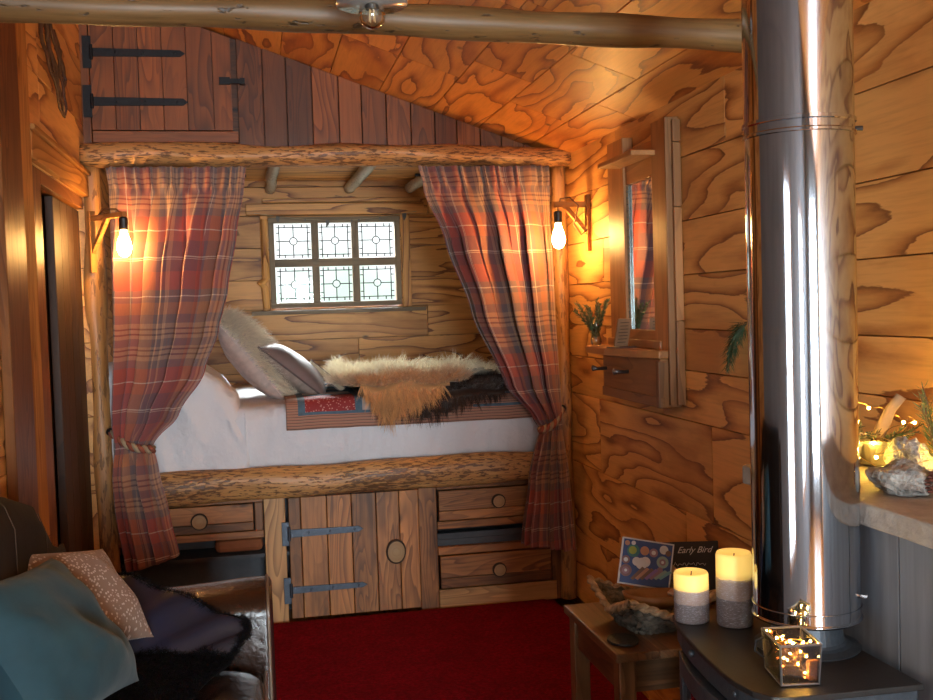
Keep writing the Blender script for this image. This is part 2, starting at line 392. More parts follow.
        if any(c != (1, 1, 1) for c in s.c[:50]):
            at = me.attributes.new('fc', 'FLOAT_COLOR', 'POINT'); at.data.foreach_set('color', [x for c in s.c for x in (*c, 1)])
        for m in mats: me.materials.append(m)
        if len(mats) > 1: me.polygons.foreach_set('material_index', s.m)
        if smooth: me.polygons.foreach_set('use_smooth', [True]*len(me.polygons))
        o = bpy.data.objects.new(name, me); COL.objects.link(o)
        if parent is not None: o.parent = parent; WO[o.name] = base
        else: o.location = base; WO[o.name] = base
        if bevel:
            b = o.modifiers.new('bevel', 'BEVEL'); b.width = bevel; b.segments = 2; b.limit_method = 'ANGLE'; b.angle_limit = math.radians(40)
            b.harden_normals = False
        if solid:
            b = o.modifiers.new('solid', 'SOLIDIFY'); b.thickness = solid; b.offset = 0
        if sub:
            b = o.modifiers.new('sub', 'SUBSURF'); b.levels = sub; b.render_levels = sub
        return o
def thing(name, label, cat, loc, group=None):
    o = bpy.data.objects.new(name, None); COL.objects.link(o); o.location = loc; o.empty_display_size = .05
    WO[o.name] = V(loc); return tag(o, label, cat, group)
def tag(o, label, cat, group=None, kind=None):
    o['label'] = label; o['category'] = cat
    if group: o['group'] = group
    if kind: o['kind'] = kind
    return o
def struct(o, label=None):
    o['kind'] = 'structure'
    if label: o['label'] = label
    return o
def copy_tree(o, parent=None, shift=None):
    c = o.copy(); COL.objects.link(c); c.parent = parent
    if shift is not None: c.location = o.location+V(shift); WO[c.name] = WO[o.name]+V(shift)
    for ch in list(o.children): copy_tree(ch, c)
    return c
def lerp(a, b, t): return a+(b-a)*t
def curve(keys, t):
    if t <= keys[0][0]: return keys[0][1]
    for (a, x), (b, y) in zip(keys, keys[1:]):
        if t <= b:
            q = (t-a)/(b-a); q = q*q*(3-2*q)*.5+q*.5
            return lerp(x, y, q)
    return keys[-1][1]
def text(body, size, origin, xdir, ydir, mat, name, parent, thick=.0006, shear=0.):
    cu = bpy.data.curves.new('t', 'FONT'); cu.body = body; cu.size = size; cu.extrude = thick; cu.shear = shear; cu.align_x = 'CENTER'
    to = bpy.data.objects.new('t', cu); COL.objects.link(to); dg = bpy.context.evaluated_depsgraph_get()
    me = bpy.data.meshes.new_from_object(to.evaluated_get(dg)); bpy.data.objects.remove(to)
    xd = V(xdir).normalized(); yd = (V(ydir)-xd*V(ydir).dot(xd)).normalized(); zd = xd.cross(yd)
    M = Matrix((xd, yd, zd)).transposed().to_4x4(); M.translation = V(origin)-WO[parent.name]
    me.transform(M); me.materials.clear(); me.materials.append(mat)
    at = me.attributes.new('gc', 'FLOAT_VECTOR', 'POINT')
    o = bpy.data.objects.new(name, me); COL.objects.link(o); o.parent = parent; WO[o.name] = WO[parent.name]; return o

# ------------------------------------------------------------------ dimensions
XL, XR = -.65, 1.375
YF, YB = 4.40, 5.90
YREAR = -3.4
def ceil_z(x): return 1.972+.354*(XR-x)

# ------------------------------------------------------------------ camera
R = [[0.978910637460282, -0.0388289561932634, 0.20056489231180505], [-0.20193040840836451, -0.035159647581691704, 0.9787685678146609], [-0.030952770912075614, -0.9986271132624395, -0.042258900009248854]]
cd = bpy.data.cameras.new('camera'); cam = bpy.data.objects.new('camera', cd); COL.objects.link(cam)
cd.sensor_width = 36; cd.lens = 36*1030/933; cd.clip_start = .05
m = Matrix([[R[i][0], -R[i][1], -R[i][2]] for i in range(3)]).to_4x4(); m.translation = (0, 0, 1.32)
cam.matrix_world = m; sc.camera = cam

# ------------------------------------------------------------------ plank surfaces
def plank_rows(mb, rows, u0, u1, holes, place, lens=(1.1, 1.9), gap=.004, r=None):
    """rows: boundaries across; boards run along u; holes: (ua, ub, wa, wb); place(ua,ub,wa,wb) adds a box"""
    for a, b in zip(rows, rows[1:]):
        segs = [(u0, u1, a, b)]
        for (ha, hb, wa, wb) in holes:
            new = []
            for (p, q, c, d) in segs:
                if hb <= p or ha >= q or wb <= c or wa >= d: new.append((p, q, c, d)); continue
                if p < ha: new.append((p, ha, c, d))
                if q > hb: new.append((hb, q, c, d))
                if c < wa: new.append((max(p, ha), min(q, hb), c, wa))
                if d > wb: new.append((max(p, ha), min(q, hb), wb, d))
            segs = new
        for (p, q, c, d) in segs:
            x = p
            while x < q-1e-4:
                L = rr(*lens); e = x+L if x+L < q-.3 else q
                place(x+(gap*.5 if x > p else 0), e-(gap*.5 if e < q else 0), c+gap*.5, d-gap*.5)
                x = e
# floor
mb = MB()
plank_rows(mb, [XL-.35+i*.13 for i in range(18)], YREAR, 6.0, [], lambda a, b, c, d: mb.box(min(c, XR+.03), min(d, XR+.03), a, b, -.04, 0, 'y') if c < XR+.03 else None, (1.2, 2.2), .002)
mb.box(XL-.35, XR+.08, YREAR-.1, 6.02, -.08, -.041, 'y', 0)
struct(mb.build('floor', floorw), 'varnished honey coloured floorboards')
# right wall
mb = MB()
rows = [0, .31, .62, .925, 1.09, 1.225, 1.40, 1.575, 1.78, 1.99]
plank_rows(mb, rows, YREAR, YF+.05, [], lambda a, b, c, d: mb.box(XR, XR+.03, a, b, c, d, 'y'), (.7, 1.5), .003)
mb.box(XR+.031, XR+.06, YREAR-.1, YB+.1, -.05, 2.05, 'y', 0)
struct(mb.build('wall_right', ply, bevel=.0015), 'varnished plywood wall with strong grain figure')
# left wall (door hole Y 3.52..4.34 z<1.83 ; window hole)
DH = (3.29, 4.37, -.1, 1.80)
WH = (.15, .72, .45, 1.72)
WH2 = (-1.75, -.80, .45, 1.72)
mb = MB()
def lw(a, b, c, d):
    mb.box(XL-.05, XL, a, b, c, d, 'y')
plank_rows(mb, [0, .3, .62, .92, 1.22, 1.52, 1.83, 2.1, 2.36, 2.69], 2.304, YF+.06, [DH], lw, (.7, 1.3), .003)
plank_rows(mb, [-.05, 2.75], YREAR-.1, YF+.06, [DH, WH, WH2], lambda a, b, c, d: mb.box(XL-.08, XL-.051, a, b, c, d, 'y', 0), (9, 9), 0)
mb.v and struct(mb.build('wall_left', ply, bevel=.0015), 'varnished plywood partition wall around the dark door')
mb = MB(); wallpaint = plain('blue_grey_wall_paint', (.20, .225, .26), .6, nscale=3)
plank_rows(mb, [0, .3, .62, .92, 1.22, 1.52, 1.83, 2.1, 2.36, 2.69], YREAR, 2.3, [WH, WH2], lw, (.9, 1.6), .003)
struct(mb.build('wall_left_rear', wallpaint), 'blue grey painted boards on the left wall behind the viewer')
# rear wall with glazed door hole
GH = (-.10, 1.05, .25, 1.85)
mb = MB()
def rw(a, b, c, d):
    mb.box(a, b, YREAR-.04, YREAR, c, d, 'x')
plank_rows(mb, [0, .3, .6, .9, 1.2, 1.5, 1.85, 1.97], XL, XR, [GH], rw, (.8, 1.4), .003)
mb.prism([(XL, 1.97), (XR, 1.97), (XR, ceil_z(XR)), (XL, ceil_z(XL))], 1, YREAR-.04, YREAR, 0)
plank_rows(mb, [-.05, 2.0], XL-.1, XR+.06, [GH], lambda a, b, c, d: mb.box(a, b, YREAR-.07, YREAR-.041, c, d, 'x', 0), (9, 9), 0)
struct(mb.build('wall_rear', wallpaint), 'plywood wall behind the viewer')
# ceiling: boards along Y, laid on the slope
mb = MB()
sl = math.atan(.354); SL = (XR-XL)/math.cos(sl)
mb.M = Matrix.Translation((XR, 0, ceil_z(XR))) @ Matrix.Rotation(sl, 4, 'Y') @ Matrix.Rotation(PI, 4, 'Z')
crow = [-.03, .16, .40, .62, .86, 1.08, 1.30, 1.54, 1.78, 2.0, SL+.06]
def cb(a, b, c, d): mb.box(c, d, a, b, 0, .03, 'y')
plank_rows(mb, crow, -YF-.08, -YREAR+.06, [], cb, (.5, 1.1), .003)
mb.box(-.06, SL+.1, -YF-.1, -YREAR+.1, .031, .06, 'y', 0)
struct(mb.build('ceiling', plyc, bevel=.0012), 'sloping varnished plywood ceiling with orange glow')

# gable wall of vertical boards above curtain log, with trapezoid tops
mb = MB()
HX0, HX1, HZ0, HZ1 = -.615, -.035, 2.085, 2.62
x = HX1+.004; xs = []
mb2 = MB()
for k in range(40):
    w = .104*rr(.9, 1.08)
    if x >= XR: break
    x1 = min(x+w, XR)
    mb.prism([(x, 1.95), (x1-.003, 1.95), (x1-.003, ceil_z(x1)), (x, ceil_z(x))], 1, 4.46, 4.485, 1)
    x = x1+.001
mb.prism([(XL, HZ1+.004), (HX1, HZ1+.004), (HX1, ceil_z(HX1)), (XL, ceil_z(XL))], 1, 4.465, 4.49, 0)
mb.box(XL-.02, HX0-.003, 4.44, 4.48, 1.95, HZ1+.004, 'z', .35)
mb.box(HX0, HX1, 4.445, 4.485, 2.035, HZ0-.004, 'x', .8)
mb.box(XL-.05, XR+.03, 4.49, 4.51, 1.95, 2.75, 'x', 0)
struct(mb.build('wall_gable', redpl, bevel=.0015), 'red brown vertical boards under the roof slope')

# alcove: back, sides, ceiling, floor-front darkness
WX0, WX1, WZ0, WZ1 = .097, .838, 1.340, 1.850
mb = MB()
plank_rows(mb, [.3, .62, .80, .98, 1.16, 1.335, 1.50, 1.68, 1.86, 2.02, 2.12], XL-.1, XR+.05, [(WX0, WX1, WZ0, WZ1)], lambda a, b, c, d: mb.box(a, b, YB, YB+.05, c, d, 'x'), (1., 1.9), .004)
plank_rows(mb, [-.05, 2.2], XL-.12, XR+.06, [(WX0, WX1, WZ0, WZ1)], lambda a, b, c, d: mb.box(a, b, YB+.051, YB+.07, c, d, 'x', 0), (9, 9), 0)
struct(mb.build('wall_alcove', pine, bevel=.002), 'pine board wall around the little window behind the bed')
mb = MB()
for (xa, xb) in ((XL-.05, XL), (XR, XR+.03)):
    for a, b in zip([0, .5, .8, 1., 1.2, 1.4, 1.6, 1.8, 2.0], [.5, .8, 1., 1.2, 1.4, 1.6, 1.8, 2.0, 2.12]):
        mb.box(xa, xb, YF+.06, YB+.05, a+.002, b-.002, 'y')
mb.box(XL-.1, XL-.051, YF, YB+.1, -.05, 2.2, 'y', 0)
struct(mb.build('wall_alcove_sides', pine), 'pine board cheeks at the head and foot of the bed')
mb = MB()
for k in range(11): mb.box(XL-.05, XR+.03, 4.51+k*.13, 4.507+(k+1)*.13, 2.055, 2.08, 'x')
mb.box(XL-.1, XR+.06, 4.5, YB+.1, 2.081, 2.1, 'x', 0)
struct(mb.build('ceiling_alcove', pine), 'pine board ceiling inside the bed alcove')

# ------------------------------------------------------------------ alcove window
w = bpy.data.objects.new('window_1', None); COL.objects.link(w); w.location = ((WX0+WX1)/2, YB, WZ0); WO[w.name] = V(w.location)
struct(w, 'small six light leaded window behind the bed')
mb = MB()
fo = .03
mb.box(WX0, WX1, YB-.012, YB+.05, WZ1-fo, WZ1, 'x'); mb.box(WX0, WX1, YB-.012, YB+.05, WZ0, WZ0+fo, 'x')
mb.box(WX0, WX0+fo, YB-.01, YB+.05, WZ0+fo, WZ1-fo, 'z'); mb.box(WX1-fo, WX1, YB-.01, YB+.05, WZ0+fo, WZ1-fo, 'z')
ix0, ix1, iz0, iz1 = WX0+fo, WX1-fo, WZ0+fo, WZ1-fo
cw = (ix1-ix0)/3
for k in (1, 2): mb.box(ix0+k*cw-.02, ix0+k*cw+.02, YB-.002, YB+.04, iz0, iz1, 'z')
zm = (iz0+iz1)/2; mb.box(ix0, ix1, YB-.006, YB+.045, zm-.022, zm+.022, 'x')
mb.build('window_frame', grayw, w, bevel=.003)
mb = MB()
mb.box(WX0-.045, WX0-.004, YB-.035, YB-.002, WZ0-.01, WZ1+.01, 'z', .9); mb.box(WX1+.004, WX1+.055, YB-.03, YB-.002, WZ0-.01, WZ1+.01, 'z', .7)
mb.box(WX0-.12, WX1+.14, YB-.04, YB-.002, WZ1+.012, WZ1+.075, 'x', .8); mb.box(WX0-.03, WX1+.12, YB-.045, YB-.002, WZ1+.08, WZ1+.105, 'x', .5)
mb.tube([(WX0-.025, YB-.03, WZ0), (WX0-.03, YB-.03, WZ0+.12), (WX0-.05, YB-.035, WZ0+.14), (WX0-.022, YB-.03, WZ0+.17), (WX0-.025, YB-.03, WZ0+.5)], [.02, .022, .028, .022, .02], 8)
mb.build('window_casing', pine, w, bevel=.004)
mb = MB(); mb.box(WX0-.11, WX1+.13, YB-.07, YB-.002, WZ0-.035, WZ0-.012, 'x', .2); mb.build('window_sill', grayw, w, bevel=.003)
lead = plain('lead_came', (.03, .03, .03), .6, .3)
for iz in (0, 1):
    for kx in range(3):
        pa = ix0+kx*cw+(.024 if kx else .010); pb = ix0+(kx+1)*cw-(.024 if kx < 2 else .010)
        za = (iz0+.008) if iz == 0 else zm+.028; zb = (zm-.028) if iz == 0 else iz1-.008
        mb = MB(); mb.box(pa-.006, pb+.006, YB+.018, YB+.021, za-.006, zb+.006); p = mb.build('pane', glass, w)
        mb = MB(); cx, cz = (pa+pb)/2, (za+zb)/2; t = .0030; y = YB+.014
        def bar(a, b): mb.tube([(a[0], y, a[1]), (b[0], y, b[1])], t, 6)
        i = .017
        for q in (pa+i, pb-i): bar((q, za), (q, zb))
        for q in (za+i, zb-i): bar((pa, q), (pb, q))
        rad = .021; ring = [(cx+rad*math.cos(a*PI/8), y, cz+rad*math.sin(a*PI/8)) for a in range(17)]
        mb.tube(ring, t, 6, caps=False)
        bar((cx, cz+rad), (cx, zb)); bar((cx, za), (cx, cz-rad)); bar((pa, cz), (cx-rad, cz)); bar((cx+rad, cz), (pb, cz))
        for q in (.25, .75):
            zz = lerp(za, zb, q); xx = lerp(pa, pb, q)
            bar((pa, zz), (pa+i, zz)); bar((pb-i, zz), (pb, zz)); bar((xx, zb-i), (xx, zb)); bar((xx, za), (xx, za+i))
        mb.build('leading', lead, p)

# other windows (left wall, rear glazed doors)
for nm, wh in (('window_2', WH), ('window_4', WH2)):
    ya, yb, za, zb = wh
    w = bpy.data.objects.new(nm, None); COL.objects.link(w); w.location = (XL, (ya+yb)/2, za); WO[w.name] = V(w.location); struct(w)
    mb = MB()
    mb.box(XL-.05, XL+.005, ya, yb, za, za+.05, 'y'); mb.box(XL-.05, XL+.005, ya, yb, zb-.05, zb, 'y')
    for q in (ya, yb-.05): mb.box(XL-.05, XL+.005, q, q+.05, za+.05, zb-.05, 'z')
    mb.box(XL-.04, XL-.01, ya+.05, yb-.05, (za+zb)/2-.012, (za+zb)/2+.012, 'y')
    mb.build('window_frame', trimw, w, bevel=.003)
    mb = MB(); mb.box(XL-.03, XL-.026, ya+.05, yb-.05, za+.05, zb-.05); mb.build('pane', glass, w)
w = bpy.data.objects.new('window_3', None); COL.objects.link(w); w.location = (.35, YREAR, .05); WO[w.name] = V(w.location); struct(w)
mb = MB(); xa, xb, za, zb = GH
mb.box(xa, xb, YREAR-.04, YREAR+.01, za, za+.09, 'x'); mb.box(xa, xb, YREAR-.04, YREAR+.01, zb-.07, zb, 'x')
for q in (xa, (xa+xb)/2-.10, (xa+xb)/2+.02, xb-.08): mb.box(q, q+.08, YREAR-.04, YREAR+.01, za+.09, zb-.07, 'z')
mb.build('window_frame', trimw, w, bevel=.003)
mb = MB(); mb.box(xa+.05, xb-.05, YREAR-.025, YREAR-.021, za+.05, zb-.05); mb.build('pane', glass, w)

# ------------------------------------------------------------------ door in the left wall
d = bpy.data.objects.new('door_1', None); COL.objects.link(d); d.location = (XL, 3.95, 0); WO[d.name] = V(d.location); struct(d, 'dark plank door in the left wall')
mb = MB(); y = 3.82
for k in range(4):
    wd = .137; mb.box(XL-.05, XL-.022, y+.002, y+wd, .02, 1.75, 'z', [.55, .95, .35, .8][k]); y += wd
mb.build('door_leaf', wood('dark_brown_door_planks', (.065, .026, .010), (.022, .008, .004), along=.8, across=7, rings=12, ringpow=1.6, rough=.6, tint=(.6, 1.1), knots=.2, fine=.4), d, bevel=.003)  # leaf planks are dark brown timber, darker than the jamb
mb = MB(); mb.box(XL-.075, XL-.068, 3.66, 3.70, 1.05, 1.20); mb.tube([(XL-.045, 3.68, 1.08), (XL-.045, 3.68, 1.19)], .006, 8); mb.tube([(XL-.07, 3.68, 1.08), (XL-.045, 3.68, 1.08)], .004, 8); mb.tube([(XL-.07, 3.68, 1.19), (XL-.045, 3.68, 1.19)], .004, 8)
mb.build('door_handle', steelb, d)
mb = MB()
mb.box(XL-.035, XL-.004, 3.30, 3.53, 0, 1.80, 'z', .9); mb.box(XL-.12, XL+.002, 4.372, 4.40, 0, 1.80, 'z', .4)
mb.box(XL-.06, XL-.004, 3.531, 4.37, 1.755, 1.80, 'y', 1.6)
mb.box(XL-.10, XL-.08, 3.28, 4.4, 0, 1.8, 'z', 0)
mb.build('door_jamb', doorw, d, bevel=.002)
mb = MB()
mb.box(XL+.001, XL+.020, 3.11, 3.285, 0, 2.60, 'z', 1.15)
mb.box(XL, XL+.022, 3.287, 4.40, 1.803, 1.885, 'y', .9); mb.box(XL, XL+.032, 3.287, 4.42, 1.888, 1.905, 'y', .35)
mb.build('door_casing', trimw, d, bevel=.003)
mb = MB(); mb.box(XL+.001, XL+.028, 2.86, 3.108, 0, 2.60, 'z', .5)
struct(mb.build('trim_1', doorw, bevel=.004), 'tall brown upright board beside the door casing')

# ------------------------------------------------------------------ logs and posts
def jig(p, q, n, amp, seed):
    p, q = V(p), V(q); out = []
    for i in range(n+1):
        t = i/n; o = V((noise.noise(V((t*4+seed, 0, 0))), noise.noise(V((0, t*4+seed, 3))), noise.noise(V((5, 0, t*4+seed)))))*amp
        out.append(p.lerp(q, t)+o)
    return out
mb = MB(); mb.tube(jig((XL-.03, 2.35, 1.995), (XR+.02, 2.35, 1.955), 40, .012, 3), [.038*(1+.05*math.sin(i*.9)) for i in range(41)], 16, .5, wob=.12)
tag(mb.build('roof_tie_beam', peeled, smooth=True), 'peeled round log beam crossing the room high up near the viewer', 'beam')
mb = MB(); mb.tube(jig((XL, 4.36, 1.972), (XR, 4.36, 1.962), 60, .008, 9), [.050*(1+.06*math.sin(i*.5)) for i in range(61)], 16, .5, wob=.3, sy=.9)
tag(mb.build('curtain_log', chisel, smooth=True), 'rough flecked log running across the alcove above the curtains', 'beam')
mb = MB(); mb.tube(jig((-.45, 4.37, .607), (1.26, 4.37, .612), 60, .007, 21), [.066*(1+.04*math.sin(i*.4)) for i in range(61)], 18, .5, wob=.2, sx=.55)
tag(mb.build('bed_rail_log', chisel, smooth=True), 'thick flecked half log forming the front rail of the bunk bed', 'log')
mb = MB(); mb.tube(jig((-.625, 4.40, 0), (-.628, 4.40, 1.935), 40, .010, 31), .042, 14, .5, wob=.3)
tag(mb.build('log_post', postm, smooth=True), 'knobbly orange log post between the dark door and the left curtain', 'post')
mb = MB(); mb.tube(jig((1.335, 4.40, 0), (1.335, 4.40, 1.925), 40, .008, 41), .036, 14, .5, wob=.35)
tag(mb.build('log_post', postm, smooth=True), 'knobbly log post between the right curtain and the plywood wall', 'post')
for k, (x0, x1) in enumerate(((.115, .12), (.555, .575), (.90, .96))):
    mb = MB(); mb.tube(jig((x0, 5.88, 2.008), (x1, 4.50, 2.015), 16, .008, 50+k), .030, 10, .5, wob=.2)
    tag(mb.build('alcove_rafter_pole', polem, smooth=True), ['grey round pole under the alcove ceiling, leftmost of three', 'grey round pole under the alcove ceiling above the window middle', 'grey round pole under the alcove ceiling by the right curtain'][k], 'pole', 'poles under the alcove ceiling')
mb = MB(); mb.box(1.245, 1.298, 4.40, 4.44, .60, 1.93, 'z', 0.6)
tag(mb.build('alcove_edge_board', polem, bevel=.003), 'narrow pale board standing just behind the right curtain edge', 'board')

# ------------------------------------------------------------------ loft hatch (upper left)
t = thing('loft_hatch_door', 'red brown plank hatch door with black strap hinges, high on the left', 'door', (-.33, 4.455, HZ0))
mb = MB(); n = 6; ww = (HX1-.012-HX0)/n; rl = [.55, .5, .8, .75, .35, .6]
xx = HX0
for k in range(n):
    w_ = ww*[1, 1, 1, 1.02, 1.1, .8][k]
    mb.prism([(xx+.0015, HZ0), (xx+w_-.0015, HZ0), (xx+w_-.0015, min(HZ1, ceil_z(xx+w_)-.012)), (min(xx+w_-.0016, max(xx+.0016, XR-(HZ1+.012-1.972)/.354)), min(HZ1, ceil_z(xx)-.012)), (xx+.0015, min(HZ1, ceil_z(xx)-.012))], 1, 4.44, 4.462, 1, rl[k]); xx += w_
mb.build('boards', redpl, t, bevel=.002)
def strap(t, xp, xe, z, y, w=.018, plate=(.035, .085), mat=iron, taper=.8):
    mb = MB()
    mb.prism([(xp, z-w), (xe-.012, z-w*taper), (xe+.008, z), (xe-.012, z+w*taper), (xp, z+w)], 1, y-.006, y, 0)
    for q in (.25, .55, .9): mb.ball((lerp(xp, xe, q), y-.006, z), .006, 8, 6, (1, .5, 1))
    mb.box(xp-plate[0]-.004, xp-.006, y-.008, y-.001, z-plate[1]*.5, z+plate[1]*.5); mb.tube([(xp-.006, y-.008, z-.03), (xp-.006, y-.008, z+.03)], .007, 8)
    return mb.build('strap_hinge', mat, t, bevel=.001)
strap(t, -.600, -.245, 2.397, 4.440, .017, (.036, .13))
strap(t, -.605, -.240, 2.199, 4.440, .018, (.036, .13))
mb = MB(); mb.box(-.105, -.02, 4.43, 4.438, 2.277, 2.297); mb.box(-.105, -.06, 4.425, 4.439, 2.272, 2.302); mb.box(-.02, .0, 4.425, 4.455, 2.274, 2.300); mb.build('latch', iron, t, bevel=.001)

# ------------------------------------------------------------------ bed base cabinet
t = thing('bunk_base_cabinet', 'rustic cabinet of reclaimed boards under the bunk bed', 'cabinet', (.45, 4.42, 0))
mb = MB(); Y0 = 4.392; Y1 = 4.42
mb.box(.008, .096, Y0-.004, Y1, .0, .545, 'z', .95, 1)      # left stile
mb.box(.665, .745, Y0-.004, Y1, .0, .545, 'z', .55, 0)     # right stile
mb.box(-.60, .006, Y0, Y1, .525, .56, 'x', .5, 0); mb.box(-.60, .006, Y0, Y1, .375, .405, 'x', .7, 0)
mb.box(.747, 1.28, Y0, Y1, .525, .56, 'x', .4, 0); mb.box(.747, 1.28, Y0, Y1, .352, .385, 'x', .7, 0); mb.box(.747, 1.28, Y0, Y1, .238, .272, 'x', .75, 0)
mb.box(.747, 1.28, Y0, Y1, .0, .085, 'x', .9, 1); mb.box(1.262, 1.365, Y0+.004, Y1, .0, .3, 'z', .3, 0); mb.box(1.262, 1.30, Y0, Y1, .3, .56, 'z', .4, 0)
mb.box(-.03, .004, Y0, Y1, .405, .525, 'z', .2, 0); mb.box(.0, .76, Y0+.001, Y1, .543, .559, 'x', .2, 0)
mb.build('frame', [cab, cabl], t, bevel=.003)
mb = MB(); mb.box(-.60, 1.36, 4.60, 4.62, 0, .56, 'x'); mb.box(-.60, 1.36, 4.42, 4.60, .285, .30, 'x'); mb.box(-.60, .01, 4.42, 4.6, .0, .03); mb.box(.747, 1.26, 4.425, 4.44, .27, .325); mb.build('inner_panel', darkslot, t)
def slice_knob(par, x, z, y, rx, rz, name='knob'):
    mb = MB(); n = 28; P = []
    for (q, yy) in ((1, y), (1.04, y-.012), (1.0, y-.018), (.87, y-.0195)):
        P.append([(x+rx*q*math.cos(a*2*PI/n)*(1+.05*noise.noise(V((math.cos(a*2*PI/n)*1.5, math.sin(a*2*PI/n)*1.5, x)))), yy, z+rz*q*math.sin(a*2*PI/n)) for a in range(n)])
    mb.grid(P, None, .5, 0, closed=True)
    m0 = [[V((x, y-.0192, z))]*n]; ring = []
    for q in (.87, .6, .3, .001): ring.append([(x+rx*q*math.cos(a*2*PI/n), y-.019-.002*(1-q), z+rz*q*math.sin(a*2*PI/n)) for a in range(n)])
    G = [[(0, math.hypot(p[0]-x, p[2]-z)*6, 0) for p in r_] for r_ in ring]
    mb.grid(ring, G, .5, 1, closed=True)
    return mb.build(name, [barkm, slicew], par, smooth=False)
cd_ = MB(); xx = .108; wds = [.052, .11, .105, .105, .10, .085]; rl = [.3, .7, 1.05, .5, .75, 1.1]
for w_, r_ in zip(wds, rl):
    cd_.box(xx+.0015, xx+w_-.0015, Y0-.008, Y1-.006, .02, .535, 'z', r_); xx += w_
door = cd_.build('door', cab, t, bevel=.0025)
strap(door, .115, .415, .384, Y0-.008, .017, (.032, .10), ironb, .75); strap(door, .115, .425, .142, Y0-.008, .015, (.032, .11), ironb, .75)
slice_knob(door, .560, .275, Y0-.008, .042, .052)
def drawer(x0, x1, z0, z1, kx, kz, r0, r1, rad=.03):
    mb = MB(); zs = lerp(z0, z1, .32)
    mb.box(x0, x1, Y0-.006, Y1-.002, zs+.0008, z1, 'x', r0); mb.box(x0, x1, Y0-.006, Y1-.002, z0, zs-.0008, 'x', r1)
    dr = mb.build('drawer', cab, t, bevel=.0025); slice_knob(dr, kx, kz, Y0-.006, rad, rad)
drawer(-.45, -.036, .410, .522, -.255, .462, .7, .25, .034); drawer(.755, 1.255, .390, .520, 1.02, .462, .55, .8); drawer(.755, 1.255, .092, .232, 1.015, .158, .6, .2)
mb = MB(); mb.box(-.2, .0, 4.45, 4.58, .305, .36); o = mb.build('folded_blanket', plain('orange_blanket', (.35, .10, .03), .8), sub=0, bevel=.02); tag(o, 'orange folded cloth in the dark slot beneath the left drawer', 'blanket')

# ------------------------------------------------------------------ mattress, bedding
mb = MB()
def slab(mb, x0, x1, prof, nx=60, wr=.004, seed=0, xr=.03):
    # prof: list of (y,z) around the section ; extruded in X with wrinkles
    P = []
    for i in range(nx+1):
        x = lerp(x0, x1, i/nx); row = []
        for (y, z) in prof:
            w_ = noise.noise(V((x*7+seed, y*5, z*9)))*wr+noise.noise(V((x*22, y*3+seed, z*22+x*14)))*wr*.6
            row.append(V((x, y-w_*2, z+w_)))
        P.append(row)
    mb.grid(P)
pr = [(4.42, .66), (4.40, .70), (4.395, .76), (4.392, .82), (4.395, .87), (4.41, .905), (4.44, .922), (4.5, .928)]+[(4.5+k*.1, .93) for k in range(1, 14)]+[(5.86, .91), (5.87, .66)]
slab(mb, -.62, 1.36, pr, 160, .009)
mb.box(-.62, 1.36, 4.43, 5.86, .56, .80)
tag(mb.build('mattress', sheet, smooth=True), 'bunk mattress in a white fitted sheet behind the log rail', 'mattress')
# big white pillow hump at the head
mb = MB(); P = []
nx, ns = 36, 34
for i in range(nx+1):
    u = i/nx; row = []
    x = lerp(-.62, -.055, u)
    top = 1.02+.16*math.sin(min(1, u*1.25)*PI*.62)**.7 if u < 2 else 0
    top = curve([(0, 1.13), (.45, 1.15), (.66, 1.125), (.80, 1.06), (.92, .985), (1, .90)], u)
    for j in range(ns+1):
        s_ = j/ns
        if s_ < .42: q = s_/.42; y = 4.400-.022*math.sin(q*PI)*(.4+.6*u); z = lerp(.668, top-.07, q)
        elif s_ < .58: q = (s_-.42)/.16; a = q*PI/2; y = 4.40+.09*(1-math.cos(a)); z = top-.07+.07*math.sin(a)
        else: q = (s_-.58)/.42; y = 4.49+q*1.0; z = top-.12*q*q
        wv = noise.noise(V((x*16+z*5, z*4, y*5)))*.018+noise.noise(V((x*30+z*14, z*5, 7)))*.011
        row.append(V((x+wv*.4+(.0 if u < .9 else .012*math.sin(z*20)), y+wv, z+wv*.5)))
    P.append(row)
last = P[-1]; P.append([V((-.053, p.y+.01, lerp(.93, p.z, .2))) for p in last]); mb.grid(P)
tag(mb.build('pillow', sheet, smooth=True), 'large plump white pillow at the left end of the bunk', 'pillow')

def cushion(name, mats, c, u, w, a, b, t, parent=None, n=22, wr=.006, seed=0, mi_fn=None, pinch=.08, uvs=1.):
    """c centre, u/w edge directions, a/b half sizes, t half thickness"""
    u = V(u).normalized(); w = V(w); w = (w-u*w.dot(u)).normalized(); nn = u.cross(w); c = V(c)
    mb = MB()
    for side in (1, -1):
        P = []; G = []
        for i in range(n+1):
            row = []; g = []
            for j in range(n+1):
                s_ = -math.cos(PI*i/n); q = -math.cos(PI*j/n)
                s_ = lerp(s_, 2*i/n-1, .5); q = lerp(q, 2*j/n-1, .5)
                h = t*max(0, (1-abs(s_)**2.4))**.55*max(0, (1-abs(q)**2.4))**.55
                x = a*s_*(1-pinch*(1-q*q)*abs(s_)); y = b*q*(1-pinch*(1-s_*s_)*abs(q))
                wv = noise.noise(V((x*14+seed, y*14, side*2)))*wr*(h/t)+noise.noise(V((x*5+seed, y*6, side*5)))*wr*2*(h/t)
                row.append(c+u*x+w*y+nn*(side*(h+wv))); g.append((x*uvs, y*uvs, side*.3+seed))
            P.append(row if side > 0 else row[::-1]); G.append(g if side > 0 else g[::-1])
        mb.grid(P, G, .5, 0 if side > 0 else (1 if isinstance(mats, (list, tuple)) and len(mats) > 1 else 0))
    return mb.build(name, mats, parent, smooth=True), (c, u, w, nn)
